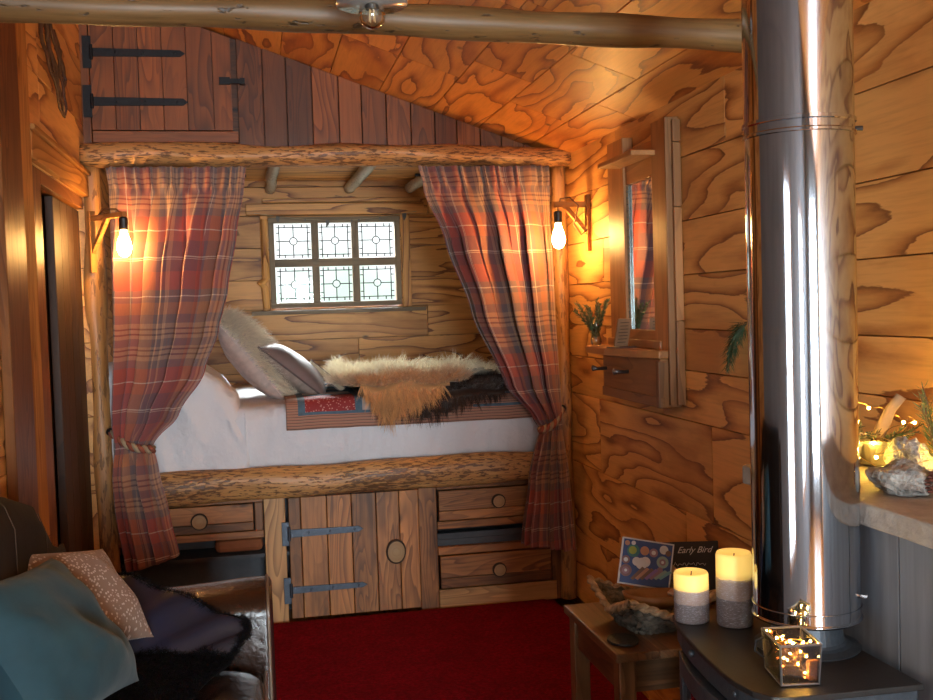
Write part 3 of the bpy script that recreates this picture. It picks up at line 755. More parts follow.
# shaggy cushion (face with shag looks to +X, blush back towards the viewer's left)
t = thing('shaggy_cushion', 'blush cushion with long cream shaggy front leaning on the white pillow', 'cushion', (.0, 4.85, .93))
u = V((0.04, 1, .03)); wv_ = V((-.62, -.05, .78))
o, fr = cushion('cover', [linen, linen], (-.01, 4.85, 1.11), u, wv_, .22, .235, .085, t, seed=3)
c, uu, ww, nn = fr
mb = MB(); random.seed(11)
sgn = 1 if nn.x > 0 else -1
for k in range(9000):
    s_ = rr(-1, 1); q = rr(-1, 1)
    if random.random() < .35: (s_, q) = (math.copysign(rr(.9, 1), s_), q) if random.random() < .5 else (s_, math.copysign(rr(.9, 1), q))
    h = .085*(1-abs(s_)**2.4)**.55*(1-abs(q)**2.4)**.55
    p = c+uu*(.22*s_*.97)+ww*(.235*q*.97)+nn*sgn*h*.95
    d_ = nn*sgn+uu*s_*.6+ww*q*.6+V((rr(-.4, .4), rr(-.4, .4), rr(-.4, .4)))
    v_ = rr(.75, 1.05); mb.strand(p, d_, rr(.045, .075), .0014, (0, 0, -1.0), (.95*v_, .83*v_, .64*v_), 3)
mb.build('shag', furm, t)['kind'] = 'stuff'
t = thing('silk_cushion', 'grey taupe cushion with darker silk piping leaning against the shaggy cushion', 'cushion', (.165, 4.80, .93))
o, fr = cushion('cover', [silk, taupe], (.165, 4.80, 1.050), V((.04, 1, .02)), V((-.74, -.05, .62)), .18, .19, .075, t, seed=8)
c, uu, ww, nn = fr; mb = MB(); pts = []
for k in range(81):
    a = k/80*4; q = int(a) % 4; f = a-int(a); s_, g_ = [(-1+2*f, -1), (1, -1+2*f), (1-2*f, 1), (-1, 1-2*f)][q]
    pts.append(c+uu*(.18*s_*(1-.08*(1-g_*g_)))+ww*(.19*g_*(1-.08*(1-s_*s_))))
mb.tube(pts, .0045, 6, caps=False); mb.build('piping', plain('dark_silk_piping', (.12, .085, .08), .5), t, smooth=True)
# book on the bed
t = thing('open_book', 'book with tan pages leaning beside the taupe cushion', 'book', (.315, 4.86, .935))
mb = MB(); mb.M = Matrix.Translation((.315, 4.86, 1.01)) @ Matrix.Rotation(math.radians(42), 4, 'Y')
mb.box(-.095, .095, -.08, .08, -.004, .018, 'x'); mb.build('pages', paper, t, bevel=.002)
mb = MB(); mb.M = Matrix.Translation((.315, 4.86, 1.01)) @ Matrix.Rotation(math.radians(42), 4, 'Y')
mb.box(-.098, .098, -.084, .084, -.009, -.005, 'x'); mb.box(-.098, .098, -.084, .084, .019, .023, 'x'); mb.build('cover', coverd, t)

# quilt: draped strip with patches
def bedsurf(x, s_, lift=0.012):
    """s_<0 on top of the bed, >0 hanging over the front"""
    e = .045
    if s_ < -e: return V((x, 4.395-lift+(-s_), .93+lift))
    if s_ < e:
        a = (s_+e)/(2*e)*PI/2; return V((x, 4.395-lift+e*(1-math.sin(a))*1.0, .93+lift-e*(1-math.cos(a))))
    return V((x, 4.395-lift, .93+lift-s_))
mb = MB(); NX, NS = 110, 60; x0, x1, s0, s1 = .115, 1.22, -.9, .125
P = []; G = []
for i in range(NX+1):
    x = lerp(x0, x1, i/NX); row = []; g = []
    for j in range(NS+1):
        s_ = lerp(s0, s1, (j/NS)**.7); p = bedsurf(x, s_, .017+.003*noise.noise(V((x*9, s_*9, 0))))
        if s_ > 0: p.y += .006*noise.noise(V((x*11, 3, s_*3)))
        row.append(p); g.append((x, s_, 0))
    P.append(row); G.append(g)
def qm(i, j):
    x = lerp(x0, x1, (i+.5)/NX); s_ = lerp(s0, s1, ((j+.5)/NS)**.7); X = x-x0
    if s_ > .062 or X < .055: return 0
    if s_ > .048: return 2 if X < .36 or X > .8 else 0
    k = X-.055
    if k < .022: return 2
    if k < .24: return 1 if s_ > -.17 else (3 if int((s_+2)*9) % 2 else 2)
    if k < .262: return 2
    if k < .34: return 3
    return (1, 0, 2, 3)[(int(k*6)+int((s_+2)*7)) % 4] if s_ < 0 else 0
mb.grid(P, G, .5, qm)
tag(mb.build('patchwork_quilt', [tick, qred, qblue, qwhite], smooth=True, solid=.006), 'patchwork quilt of red, blue and striped patches over the front of the bed', 'quilt')

# sheepskins
def inpoly(x, y, P):
    c = False; n = len(P)
    for i in range(n):
        x1_, y1_ = P[i]; x2_, y2_ = P[i-1]
        if (y1_ > y) != (y2_ > y) and x < (x2_-x1_)*(y-y1_)/(y2_-y1_)+x1_: c = not c
    return c
def skin(name, label, poly, lift, colf, nst, Lr, seed, bump_amp=.02, wdt=.0011):
    random.seed(seed)
    xs_ = [p[0] for p in poly]; ys_ = [p[1] for p in poly]; cx, cy = sum(xs_)/len(xs_), sum(ys_)/len(ys_)
    def S(x, s_):
        l = lift+bump_amp*max(0, noise.noise(V((x*6+seed, s_*6, 1))))+bump_amp*.5
        return bedsurf(x, s_, l)
    t = thing(name, label, 'sheepskin', (cx, 4.6, .93))
    n = 46; mb = MB(); idx = {}; vs = []; fs = []
    st = .024
    nx_ = int((max(xs_)-min(xs_))/st)+1; ny_ = int((max(ys_)-min(ys_))/st)+1
    for i in range(nx_+1):
        for j in range(ny_+1): vs.append(S(min(xs_)+i*st, min(ys_)+j*st))
    for i in range(nx_):
        for j in range(ny_):
            if inpoly(min(xs_)+(i+.5)*st, min(ys_)+(j+.5)*st, poly):
                fs.append((i*(ny_+1)+j, (i+1)*(ny_+1)+j, (i+1)*(ny_+1)+j+1, i*(ny_+1)+j+1))
    used = sorted({i for f in fs for i in f}); mp = {o: k for k, o in enumerate(used)}
    mb.fc = (.5, .5, .5); vv = [vs[i] for i in used]; mb.add(vv, [tuple(mp[i] for i in f) for f in fs], vv)
    mb.c = [tuple(c_*.7 for c_ in colf(min(xs_)+(i//(ny_+1))*st, min(ys_)+(i % (ny_+1))*st)) for i in used]
    mb.build('hide', furm, t, smooth=True, solid=.008)
    mb = MB(); cnt = 0
    clumps = []
    while cnt < nst:
        x = rr(min(xs_), max(xs_)); s_ = rr(min(ys_), max(ys_)) if random.random() < .45 else rr(-.35, max(ys_))
        if not inpoly(x, s_, poly): continue
        # clump
        cl = V((rr(-.9, .9), rr(-.7, .5), rr(-.1, .9))); LL = rr(.6, 1.25)
        for k in range(9):
            x2, s2 = x+rr(-.006, .006), s_+rr(-.006, .006)
            p = S(x2, s2); ox, os_ = (x2-cx), (s2-cy)
            if s2 < -.02: nrm = V((0, 0, 1)); out_ = V((ox*1.0, -os_*.8-.3, 0))
            else: nrm = V((0, -1, 0)); out_ = V((ox*.6, 0, -1.2))
            d_ = nrm*.75+out_+cl*.9+V((rr(-.2, .2),)*3)
            base = colf(x2, s2); v_ = rr(.85, 1.1)*(.7+.35*LL)
            mb.strand(p, d_, rr(*Lr)*LL, wdt, (0, -.25, -.8), tuple(min(1, c_*v_) for c_ in base), 3); cnt += 1
    mb.build('fleece', furm, t)['kind'] = 'stuff'
    return t
polyA = [(.33, -.9), (.42, -1.25), (.62, -1.35), (.80, -1.15), (1.0, -1.2), (1.17, -.95), (1.22, -.55), (1.0, -.42), (.92, -.2), (.86, -.06), (.76, .02), (.70, .06), (.64, .10), (.59, .13), (.545, .15), (.50, .125), (.47, .06), (.43, -.02), (.40, -.14), (.36, -.2), (.31, -.42)]
def colA(x, s_):
    q = min(1, max(0, (s_+.42)/.42)); a = (.92, .82, .64); b = (.66, .36, .15)
    return tuple(lerp(a[i], b[i], q) for i in range(3))
skin('cream_sheepskin', 'long haired cream and tan sheepskin hanging over the edge of the bed', polyA, .034, colA, 34000, (.045, .075), 5, .06, .0014)
polyB = [(.58, .06), (.62, .095), (.68, .115), (.78, .09), (.88, .055), (.98, .03), (1.08, 0), (1.22, -.10), (1.3, -.5), (1.3, -.9), (1.15, -1.2), (.8, -1.3), (.7, -.6), (.6, -.3)]
def colB(x, s_):
    q = max(0, noise.noise(V((x*10, s_*10, 2)))); return (.055+.05*q, .028+.028*q, .018+.015*q)
skin('brown_sheepskin', 'dark brown sheepskin with a shaggy fringe lying beneath the cream one', polyB, .018, colB, 16000, (.04, .075), 15, .016, .0014)

# ------------------------------------------------------------------ curtains
def curtain(label, ledge, redge, y0, ztop, zbl, zbr, nf, zw, hook, seed, side):
    t = thing('curtain', label, 'curtain', ((ledge[0][1]+redge[0][1])/2, y0, 0), 'plaid curtains either side of the bed')
    mb = MB(); NU, NV = 150, 110; P = []; G = []
    W = 1.35; rnd_ = random.Random(seed); ph = [rnd_.uniform(-.5, .5) for _ in range(40)]
    for j in range(NV+1):
        v = j/NV; row = []; g = []
        for i in range(NU+1):
            u = i/NU; zb = lerp(zbl, zbr, u); z = lerp(ztop, zb, v)
            xl = curve(ledge, -z); xr = curve(redge, -z)
            # fold phase, irregular
            uw = u+.018*math.sin(u*13+seed)+.012*math.sin(u*29+seed*2)
            th = 2*PI*nf*uw
            hdr = max(0, min(1, (z-1.80)/.03))
            pin = math.exp(-((z-1.815)/.02)**2)
            below = max(0, min(1, (1.8-z)/.25))
            waist = math.exp(-((z-zw)/.07)**2)
            amp = .015*hdr+.040*below*(1-hdr)+.008
            amp = lerp(amp, .012, waist)*(1-.75*pin)
            if z < zw: amp = lerp(amp, .030, min(1, (zw-z)/.3))
            sharp = lerp(1-2*abs(math.sin(th*.5))**.65, math.sin(th*2.0), hdr*.8)
            a2 = math.sin(th*.5+ph[int(u*6)]+seed+v*1.4)*.35
            yy = y0+amp*(sharp+a2)+waist*.0
            # extra bulge of the cloth belly
            x = lerp(xl, xr, u)+amp*.55*math.cos(th)*(1-hdr*.3)*min(1, u*8)*min(1, (1-u)*8)
            yy -= .035*math.sin(u*PI)*(1 if z < 1.7 else (1.9-z)/.2 if z < 1.9 else 0)*(1-.2*waist)
            yy += noise.noise(V((x*9, z*5, seed)))*.008
            zz = z+.006*noise.noise(V((x*15, 0, seed+z*3)))*(1-hdr)
            row.append(V((x, yy, zz))); g.append((u*W, (ztop-z)*1.0+.0, 0))
        P.append(row); G.append(g)
    mb.grid(P, G, .5)
    mb.build('cloth', plaidm, t, smooth=True, solid=.003)
    mb = MB(); mb.tube([(ledge[0][1], y0+.05, ztop-.03), (redge[0][1], y0+.05, ztop-.03)], .006, 8); mb.build('header_rod', iron, t)
    # twisted tieback
    xl = curve(ledge, -zw); xr = curve(redge, -zw); pts = []
    hx, hy, hz = hook
    A = V((hx, hy, hz)); B = V((xr+.008, y0-.035, zw-.01)) if side < 0 else V((xl-.008, y0-.035, zw-.01))
    for st in (0, PI):
        pts = []
        for k in range(41):
            q = k/40; p = A.lerp(B, q); p.z -= .02*math.sin(q*PI); p.y -= .045*math.sin(min(1, q*1.25)*PI*.8)
            a = q*26+st; p += V((0, math.cos(a)*.007, math.sin(a)*.009)); pts.append(p)
        for k in range(1, 12):
            q = k/11; p = B.lerp(V(((xl+xr)/2, y0+.05, zw)), q); pts.append(p)
        if st == 0: mb = MB()
        mb.tube(pts, .0095, 8, .5, 0 if st == 0 else 1)
    mb.build('tieback', [plain('tie_cream', (.42, .32, .2), .8), plain('tie_rust', (.32, .09, .05), .8)], t, smooth=True)
    mb = MB(); mb.ball((hx, hy, hz), .016, 12, 8); mb.build('tieback_knob', iron, t, smooth=True)
curtain('plaid wool curtain tied back on the left, glowing orange beside its lamp',
        [(-1.92, -.555), (-1.82, -.545), (-1.4, -.553), (-.81, -.570), (-.55, -.575), (-.30, -.545)],
        [(-1.92, -.010), (-1.82, -.022), (-1.66, -.055), (-1.42, -.100), (-1.25, -.145), (-1.09, -.205), (-.92, -.315), (-.80, -.420), (-.70, -.405), (-.5, -.365), (-.34, -.335)],
        4.312, 1.915, .295, .345, 7, .80, (-.585, 4.33, .86), 2, -1)
curtain('plaid wool curtain tied back on the right, next to the log post and plywood wall',
        [(-1.92, .695), (-1.82, .718), (-1.60, .803), (-1.30, .902), (-.977, 1.045), (-.83, 1.165), (-.78, 1.195), (-.56, 1.14), (-.30, 1.098)],
        [(-1.92, 1.272), (-1.336, 1.284), (-.768, 1.300), (-.55, 1.325), (-.21, 1.352)],
        4.312, 1.915, .285, .235, 7, .79, (1.31, 4.33, .86), 5, 1)

# ------------------------------------------------------------------ wall lamps
def sweep_bulb(t, x, y, ztop):
    mb = MB(); mb.lathe([(.0, 0), (.013, 0), (.0175, -.006), (.0175, -.045), (.014, -.05), (0, -.05)], (x, y, ztop), 16); mb.build('socket', black, t, smooth=False)
    pf = [(.011, -.05), (.013, -.062), (.017, -.074), (.0235, -.092), (.0275, -.112), (.026, -.130), (.019, -.146), (.009, -.153), (0, -.155)]
    mb = MB(); mb.lathe(pf, (x, y, ztop), 18); mb.build('bulb', bulbe, t, smooth=True)
t = thing('wall_lamp', 'small wooden bracket lamp with a bare glowing bulb before the left curtain', 'lamp', (-.60, 4.24, 1.55), 'glowing bracket lamps beside the curtains')
mb = MB(); mb.M = Matrix.Translation((-.622, 4.335, 0)) @ Matrix.Rotation(math.radians(-50), 4, 'Z')
mb.box(-.006, .012, -.014, .014, 1.50, 1.745, 'z', .7); mb.box(.012, .235, -.010, .010, 1.705, 1.725, 'x', .9)
mb.prism([(.012, 1.60), (.012, 1.575), (.125, 1.706), (.10, 1.706)], 1, -.009, .009, 0, .6)
mb.build('bracket', trimw, t, bevel=.002)
ex, ey = -.622+.205*math.cos(math.radians(-50)), 4.335+.205*math.sin(math.radians(-50))
ex, ey = -.479, 4.165
mb = MB(); mb.tube([(-.60, 4.31, 1.715), (-.56, 4.262, 1.745), (-.51, 4.21, 1.74), (ex, ey, 1.715), (ex, ey, 1.685)], .0035, 8); mb.build('cable', cordm, t, smooth=True)
sweep_bulb(t, ex, ey, 1.705)
t = thing('wall_lamp', 'small wooden bracket lamp with a bare glowing bulb on the plywood wall', 'lamp', (1.36, 4.08, 1.5), 'glowing bracket lamps beside the curtains')
mb = MB(); yb_ = 4.085
mb.box(1.357, 1.374, yb_-.016, yb_+.016, 1.535, 1.765, 'z', .4); mb.box(1.222, 1.357, yb_-.011, yb_+.011, 1.715, 1.737, 'x', .6)
mb.prism([(1.357, 1.60), (1.357, 1.63), (1.285, 1.715), (1.26, 1.715)], 1, yb_-.010, yb_+.010, 0, .5)
mb.build('bracket', trimw, t, bevel=.002)
mb = MB(); mb.tube([(1.357, yb_-.014, 1.62), (1.33, yb_-.02, 1.60), (1.30, yb_-.02, 1.64), (1.32, yb_-.018, 1.72), (1.29, yb_, 1.755), (1.25, yb_, 1.75), (1.238, yb_, 1.715), (1.238, yb_, 1.68)], .0035, 8); mb.build('cable', cordm, t, smooth=True)
sweep_bulb(t, 1.238, yb_, 1.700)

# ------------------------------------------------------------------ driftwood ornament on left wall
t = MB()
for k, (ya_, za_, yb2, zb2, ym) in enumerate([(3.46, 2.30, 3.86, 2.03, 3.58), (3.52, 2.31, 3.88, 2.03, 3.76), (3.66, 2.31, 3.89, 2.04, 3.93), (3.60, 2.28, 3.86, 2.05, 3.68), (3.72, 2.29, 3.90, 2.12, 3.97), (3.78, 2.25, 3.90, 2.16, 3.92)]):
    pts = []
    for i in range(13):
        q = i/12; y_ = (1-q)**2*ya_+2*q*(1-q)*ym+q*q*yb2; z_ = lerp(za_, zb2, q)
        pts.append((XL+.022+.012*noise.noise(V((q*5, k, 0))), y_+.012*noise.noise(V((q*7, k*3, 1))), z_))
    t.tube(pts, [.0085*(1-.6*i/12) for i in range(13)], 8, .3, wob=.5)
tag(t.build('driftwood_ornament', plain('dark_driftwood', (.085, .035, .018), .55, nscale=30, bumps=.5), smooth=True), 'twisted dark driftwood piece hung on the left wall above the door', 'ornament')

# ------------------------------------------------------------------ mirror
t = thing('wall_mirror', 'tall mirror in a thick timber frame with small shelf and two pegs', 'mirror', (1.375, 3.5, .98))
mb = MB()
F0, F1 = 1.335, 1.3735
mb.box(F0-.005, F1, 3.180, 3.295, 1.13, 1.915, 'z', .95)
mb.box(F0, F1, 3.580, 3.745, 1.16, 1.915, 'z', .7)
mb.box(F0+.008, F1, 3.297, 3.578, 1.742, 1.865, 'y', .85); mb.box(F0+.006, F1, 3.297, 3.578, 1.15, 1.218, 'y', .9)
mb.box(F0-.008, F1, 3.165, 3.178, .975, 1.915, 'z', .1); mb.box(F0+.012, F1, 3.148, 3.163, .975, 1.25, 'z', .35); mb.box(F0+.012, F1, 3.148, 3.163, 1.253, 1.62, 'z', .9); mb.box(F0+.012, F1, 3.148, 3.163, 1.623, 1.83, 'z', .1); mb.box(F0+.012, F1, 3.148, 3.163, 1.833, 1.905, 'z', .3)
mb.build('frame', mirw, t, bevel=.002)
mb = MB(); mb.box(1.352, 1.3565, 3.297, 3.578, 1.219, 1.741); mb.build('mirror_glass', mirg, t)
mb = MB(); mb.box(1.345, 1.351, 3.556, 3.579, 1.219, 1.741)
for k in range(22): mb.ball((1.344, 3.568, 1.235+k*.023), .003, 6, 4)
mb.build('beaded_edge', mired, t)
mb = MB(); mb.box(1.245, 1.334, 3.26, 3.60, 1.805, 1.823, 'y', 1.0); mb.build('top_shelf', mirw, t, bevel=.003)
mb = MB(); mb.prism([(1.335, 3.18), (1.335, 3.82), (1.30, 3.87), (1.245, 3.79), (1.235, 3.55), (1.265, 3.30), (1.295, 3.18)], 2, 1.128, 1.155, 1, .9); mb.box(1.325, 1.334, 3.24, 3.76, 1.156, 1.185, 'y', .4); mb.build('shelf', mirw, t, bevel=.004)
mb = MB(); mb.box(1.300, 1.3735, 3.185, 3.75, 1.0, 1.127, 'y', .35); mb.box(1.298, 1.315, 3.182, 3.76, .965, 1.0, 'y', .1); mb.box(1.294, 1.3735, 3.183, 3.21, .965, 1.12, 'z', 0.1); mb.build('lower_box', mirw, t, bevel=.003)
for y_ in (3.68, 3.45):
    mb = MB(); mb.tube([(1.289, y_, 1.072), (1.25, y_, 1.072), (1.238, y_, 1.074)], [.007, .0065, .011], 10); mb.ball((1.236, y_, 1.074), .0115, 10, 8, (.6, 1, 1)); mb.build('peg', pewter, t, smooth=True)
def sprig(mb, p, d, L, nl, ll, wid, bend=(0, 0, .1), col=None):
    p = V(p); d = V(d).normalized(); pts = [p.copy()]; n = 10
    for i in range(n): d = (d+V(bend)/n).normalized(); p = p+d*(L/n); pts.append(p.copy())
    mb.tube(pts, .0013, 5, .5, 1)
    for k in range(nl):
        q = k/nl*.97+.03; i = min(n-1, int(q*n)); b = pts[i].lerp(pts[i+1], q*n-i); ax = (pts[i+1]-pts[i]).normalized()
        s_ = ax.cross(V((rr(-1, 1), rr(-1, 1), rr(-1, 1)))).normalized(); dd = (ax*.75+s_).normalized(); sd = dd.cross(ax).normalized()
        l = ll*rr(.7, 1.1)*(1-.4*q); a = b; m_ = b+dd*l*.55; e = b+dd*l+ax*l*.15
        mb.add([a-sd*wid*.3, a+sd*wid*.3, m_+sd*wid, m_-sd*wid, e], [(0, 1, 2, 3), (3, 2, 4)], [a, a, m_, m_, e], .5, 0)
t = thing('glass_bud_vase', 'small clear glass vase holding rosemary on the mirror shelf', 'vase', (1.27, 3.74, 1.156))
mb = MB(); mb.lathe([(0, .001), (.017, .001), (.021, .012), (.021, .025), (.013, .05), (.010, .062), (.012, .085), (.0115, .086), (.009, .062), (.012, .05), (.0195, .025), (.0195, .012), (.015, .004), (0, .004)], (1.275, 3.75, 1.155), 24); mb.build('vessel', vglass, t, smooth=True)
mb = MB(); mb.lathe([(.0105, 0), (.0125, .002), (.0125, .010), (.0105, .012)], (1.275, 3.75, 1.228), 20); mb.build('metal_collar', steelb, t, smooth=True)
t = MB(); random.seed(5)
for k in range(8):
    a = k*.8; sprig(t, (1.275, 3.75, 1.18), (math.cos(a)*.3, .25*math.sin(a)+.12, 1), rr(.13, .18), 120, .022, .0024, (math.cos(a)*.25-.1, .1*math.sin(a), 0))
sprig(t, (1.275, 3.75, 1.18), (-.25, .45, 1), .16, 120, .022, .0024, (-.3, .6, -.1))
tag(t.build('rosemary_sprigs', [leafm, twigm]), 'leafy green rosemary sprigs standing in the small glass vase', 'plant')
t = thing('wooden_plaque', 'small upright wooden plaque with tiny lettering on the mirror shelf', 'sign', (1.28, 3.48, 1.156))
mb = MB(); Mq = Matrix.Translation((1.285, 3.50, 1.1575)) @ Matrix.Rotation(math.radians(20), 4, 'Z') @ Matrix.Rotation(math.radians(14), 4, 'X'); mb.M = Mq
mb.box(-.035, .025, -.004, .004, .004, .105, 'z', .6); mb.build('board', plain('plaque_wood', (.34, .19, .10), .6), t, bevel=.001)
mb = MB(); mb.M = Mq
for k in range(7): mb.box(-.028+rr(0, .006), .018-rr(0, .01), -.0048, -.0041, .018+k*.012, .0205+k*.012)
mb.build('lettering', plain('plaque_ink', (.08, .04, .02), .7), t)
mb = MB(); mb.M = Matrix.Translation((1.285, 3.49, 1.1555)) @ Matrix.Rotation(math.radians(20), 4, 'Z'); mb.box(-.05, .04, -.04, .03, 0, .004); mb.build('foot', coverd, t)

# ------------------------------------------------------------------ garland over the small window
mb = MB(); pts = []; keys = [(.13, 1.862), (.45, 1.835), (.60, 1.84), (.83, 1.868)]
for i in range(25):
    q = i/24; x = lerp(.02, .93, q); pts.append((x, YB-.055, 1.872-.045*math.sin(q*PI)))
t = thing('string_garland', 'thin twine garland with tiny felt pieces strung over the small window', 'garland', (.45, YB-.05, 1.8))
mb.tube(pts, .0016, 5); mb.build('twine', twine, t)
for x, s_ in ((.15, .03), (.30, .012), (.425, .03), (.56, .012), (.60, .016), (.72, .012), (.86, .035)):
    q = (x-.02)/.91; z = 1.872-.045*math.sin(q*PI); mb = MB(); mb.prism([(x-s_*.35, z), (x+s_*.35, z), (x+s_*.3, z-s_*.6), (x, z-s_*1.2), (x-s_*.3, z-s_*.6)], 1, YB-.058, YB-.052); mb.build('felt_piece', flagm, t)

# ------------------------------------------------------------------ pendant lamp
t = thing('pendant_lamp', 'unlit round glass and metal pendant lamp in front of the near beam', 'lamp', (.255, 2.1, 1.88))
px_, py_ = .257, 2.1
mb = MB(); mb.lathe([(.072, 0), (.073, .004), (.071, .008), (.045, .022), (.02, .034), (.018, .034), (.04, .020), (.066, .006), (.069, .002)], (px_, py_, 1.934), 40); mb.build('shade', plain('pale_glass_shade', (.42, .45, .45), .15, .3), t, smooth=True)
mb = MB(); mb.lathe([(.014, -.01), (.016, 0), (.016, .05), (.006, .06), (0, .06)], (px_, py_, 1.935), 16); mb.build('socket', black, t)
mb = MB(); mb.tube([(px_, py_, 1.99), (px_, py_, ceil_z(px_)-.0)], .003, 8); mb.build('cord', black, t)
mb = MB(); mb.lathe([(.012, .036), (.015, .03), (.024, .018), (.028, .0), (.024, -.015), (.012, -.025), (0, -.0275)], (px_, py_, 1.913), 24); mb.build('bulb', bulbg, t, smooth=True)
mb = MB()
for k in range(4):
    a = k*PI/2+.4; mb.tube([(px_+.004*math.cos(a), py_+.004*math.sin(a), 1.935), (px_+.007*math.cos(a), py_+.007*math.sin(a), 1.900)], .0011, 5)
mb.build('filament', filam, t)

# ------------------------------------------------------------------ rug
mb = MB(); P = []; n_ = 60
for i in range(n_+1):
    row = []
    for j in range(n_+1):
        u_, v_ = i/n_, j/n_; x = lerp(-.72+.10, 1.265, u_); y_ = lerp(2.9, 4.375, v_); e = min(u_, 1-u_)*30; e2 = min(v_, 1-v_)*60
        x += .008*noise.noise(V((y_*8, 1, 0)))*(1 if u_ > .9 else 0); y_ += .006*noise.noise(V((x*9, 2, 0)))
        x -= .03*(4.375-y_)/1.0*(1 if u_ > .5 else 0)*u_
        row.append((x, y_, .0015+.015*min(1, e)**.5*min(1, e2)**.5))
    P.append(row)
mb.grid(P)
tag(mb.build('rug', rugm, smooth=True), 'deep crimson shaggy rug on the floor before the bunk cabinet', 'rug')

# ------------------------------------------------------------------ side table and its things
TX0, TX1, TY0, TY1, TZ = .842, 1.30, 2.385, 2.83, .45
t = thing('side_table', 'small worn dark wooden table between the rug and the plywood wall', 'table', (1.07, 2.6, 0))
mb = MB(); k_ = 4
for k in range(k_): mb.box(lerp(TX0, TX1, k/k_)+.0005, lerp(TX0, TX1, (k+1)/k_)-.0005, TY0, TY1, TZ-.022, TZ, 'y', [.6, .9, .45, .7][k])
mb.build('tabletop', oldw, t, bevel=.003)
mb = MB()
mb.box(TX0+.045, TX1-.045, TY0+.028, TY0+.048, TZ-.11, TZ-.023, 'x', .3); mb.box(TX0+.045, TX1-.045, TY1-.048, TY1-.028, TZ-.11, TZ-.023, 'x', .4)
mb.box(TX0+.02, TX0+.04, TY0+.06, TY1-.06, TZ-.11, TZ-.023, 'y', .5); mb.box(TX1-.04, TX1-.02, TY0+.06, TY1-.06, TZ-.11, TZ-.023, 'y', .5)
mb.build('apron', oldw, t, bevel=.002)
for (a, b) in ((TX0+.012, TY0+.015), (TX1-.057, TY0+.015), (TX0+.012, TY1-.06), (TX1-.057, TY1-.06)):
    mb = MB(); mb.box(a, a+.045, b, b+.045, 0, TZ-.023, 'z', .9); mb.build('leg', oldw, t, bevel=.003)
mb = MB(); P = []; n_ = 36; cx_, cy_ = .893, 2.475
pr = [(0.001, TZ+.001), (.95, TZ+.001), (1, TZ+.004), (.98, TZ+.008), (.001, TZ+.0085)]
for (q, z) in pr: P.append([(cx_+.040*q*math.cos(a*2*PI/n_)*(1+.09*noise.noise(V((math.cos(a*2*PI/n_)*2, math.sin(a*2*PI/n_)*2, 0)))), cy_+.048*q*math.sin(a*2*PI/n_)*(1+.09*noise.noise(V((math.cos(a*2*PI/n_)*2, math.sin(a*2*PI/n_)*2, 4)))), z) for a in range(n_)])
mb.grid(P, None, .5, 0, closed=True); tag(mb.build('slate_coaster', slate), 'rough round dark slate coaster on the corner of the side table', 'coaster')

# basket: square, rush rim, braided walls
BC = V((1.025, 2.60, TZ+.001)); br = .078; tr = .125; bh = .078
t = thing('woven_basket', 'square woven basket with pointed corners on the side table', 'basket', BC)
ang = math.radians(5)
def bpt(u_, h, q=1.):
    # u_ in 0..4 around a square
    s_ = u_ % 4; k = int(s_); f = s_-k; cs = [(-1, -1), (1, -1), (1, 1), (-1, 1)]
    a, b = cs[k], cs[(k+1) % 4]; x = lerp(a[0], b[0], f); y_ = lerp(a[1], b[1], f)
    R_ = lerp(br, tr, h); fl = 1-abs(f*2-1)   # 1 mid side
    rd = 1-.10*(1-h)*(1-fl)**2; sag = -.03*h*fl
    x, y_ = x*R_*rd*q, y_*R_*rd*q
    return BC+V((x*math.cos(ang)-y_*math.sin(ang), x*math.sin(ang)+y_*math.cos(ang), h*bh+sag+.022*h*(1-fl)))
mb = MB()
for r_ in range(7):
    pts = []; h = (r_+.3)/7.2
    for k in range(97):
        u_ = k/24; p = bpt(u_, h); d_ = (p-V((BC.x, BC.y, p.z))).normalized(); p += d_*(.004*math.sin(k*PI/1.5+r_*PI)); p.z += .0035*math.sin(k*PI/2.4+r_*2); pts.append(p)
    mb.tube(pts, [.0092*(1+.35*math.sin(i*1.9+r_)) for i in range(97)], 7, None, caps=False)
mb.tube([BC+V((0, 0, .001)), BC+V((0, 0, .009))], [.09, .09], 4)
mb.build('braided_wall', rushd, t, smooth=True)
mb = MB()
for st in (0, PI):
    pts = []
    for k in range(129):
        u_ = k/32; p = bpt(u_, 1.0, 1.03); p += V((0, 0, .006*math.sin(k*.9+st)))+(p-BC).normalized()*.005*math.cos(k*.9+st); pts.append(p)
    mb.tube(pts, .0075, 7, .5, caps=False)
mb.build('rim', rush, t, smooth=True)
mb = MB(); mb.M = Matrix.Translation(BC+V((-.005, -.03, .075))) @ Matrix.Rotation(math.radians(-12), 4, 'Z') @ Matrix.Scale(1.0, 4, (1, 0, 0))
P = []
for (q, z) in ((.02, -.028), (.6, -.024), (.92, -.006), (1, .014), (.94, .014), (.85, -.002), (.55, -.017), (.02, -.020)):
    P.append([(.088*q*math.cos(a*2*PI/30), .050*q*math.sin(a*2*PI/30), z+.006*abs(math.cos(a*2*PI/30))**3*(q > .5)) for a in range(30)])
mb.grid(P, None, .5, 0, closed=True); tag(mb.build('wooden_bowl', plain('orange_turned_wood', (.36, .17, .06), .4, nscale=20), smooth=True), 'small oval turned wooden bowl resting inside the woven basket', 'bowl')
mb = MB(); 
for k in range(5): mb.ball(BC+V((.05+rr(-.02, .02), -.045+rr(-.012, .012), .088+rr(0, .006))), rr(.009, .013), 10, 7, (1.2, 1, .7))
tag(mb.build('shells', plain('peach_shells', (.62, .38, .26), .4), smooth=True), 'handful of peach coloured shells in the basket beside the bowl', 'shells', None, 'stuff')
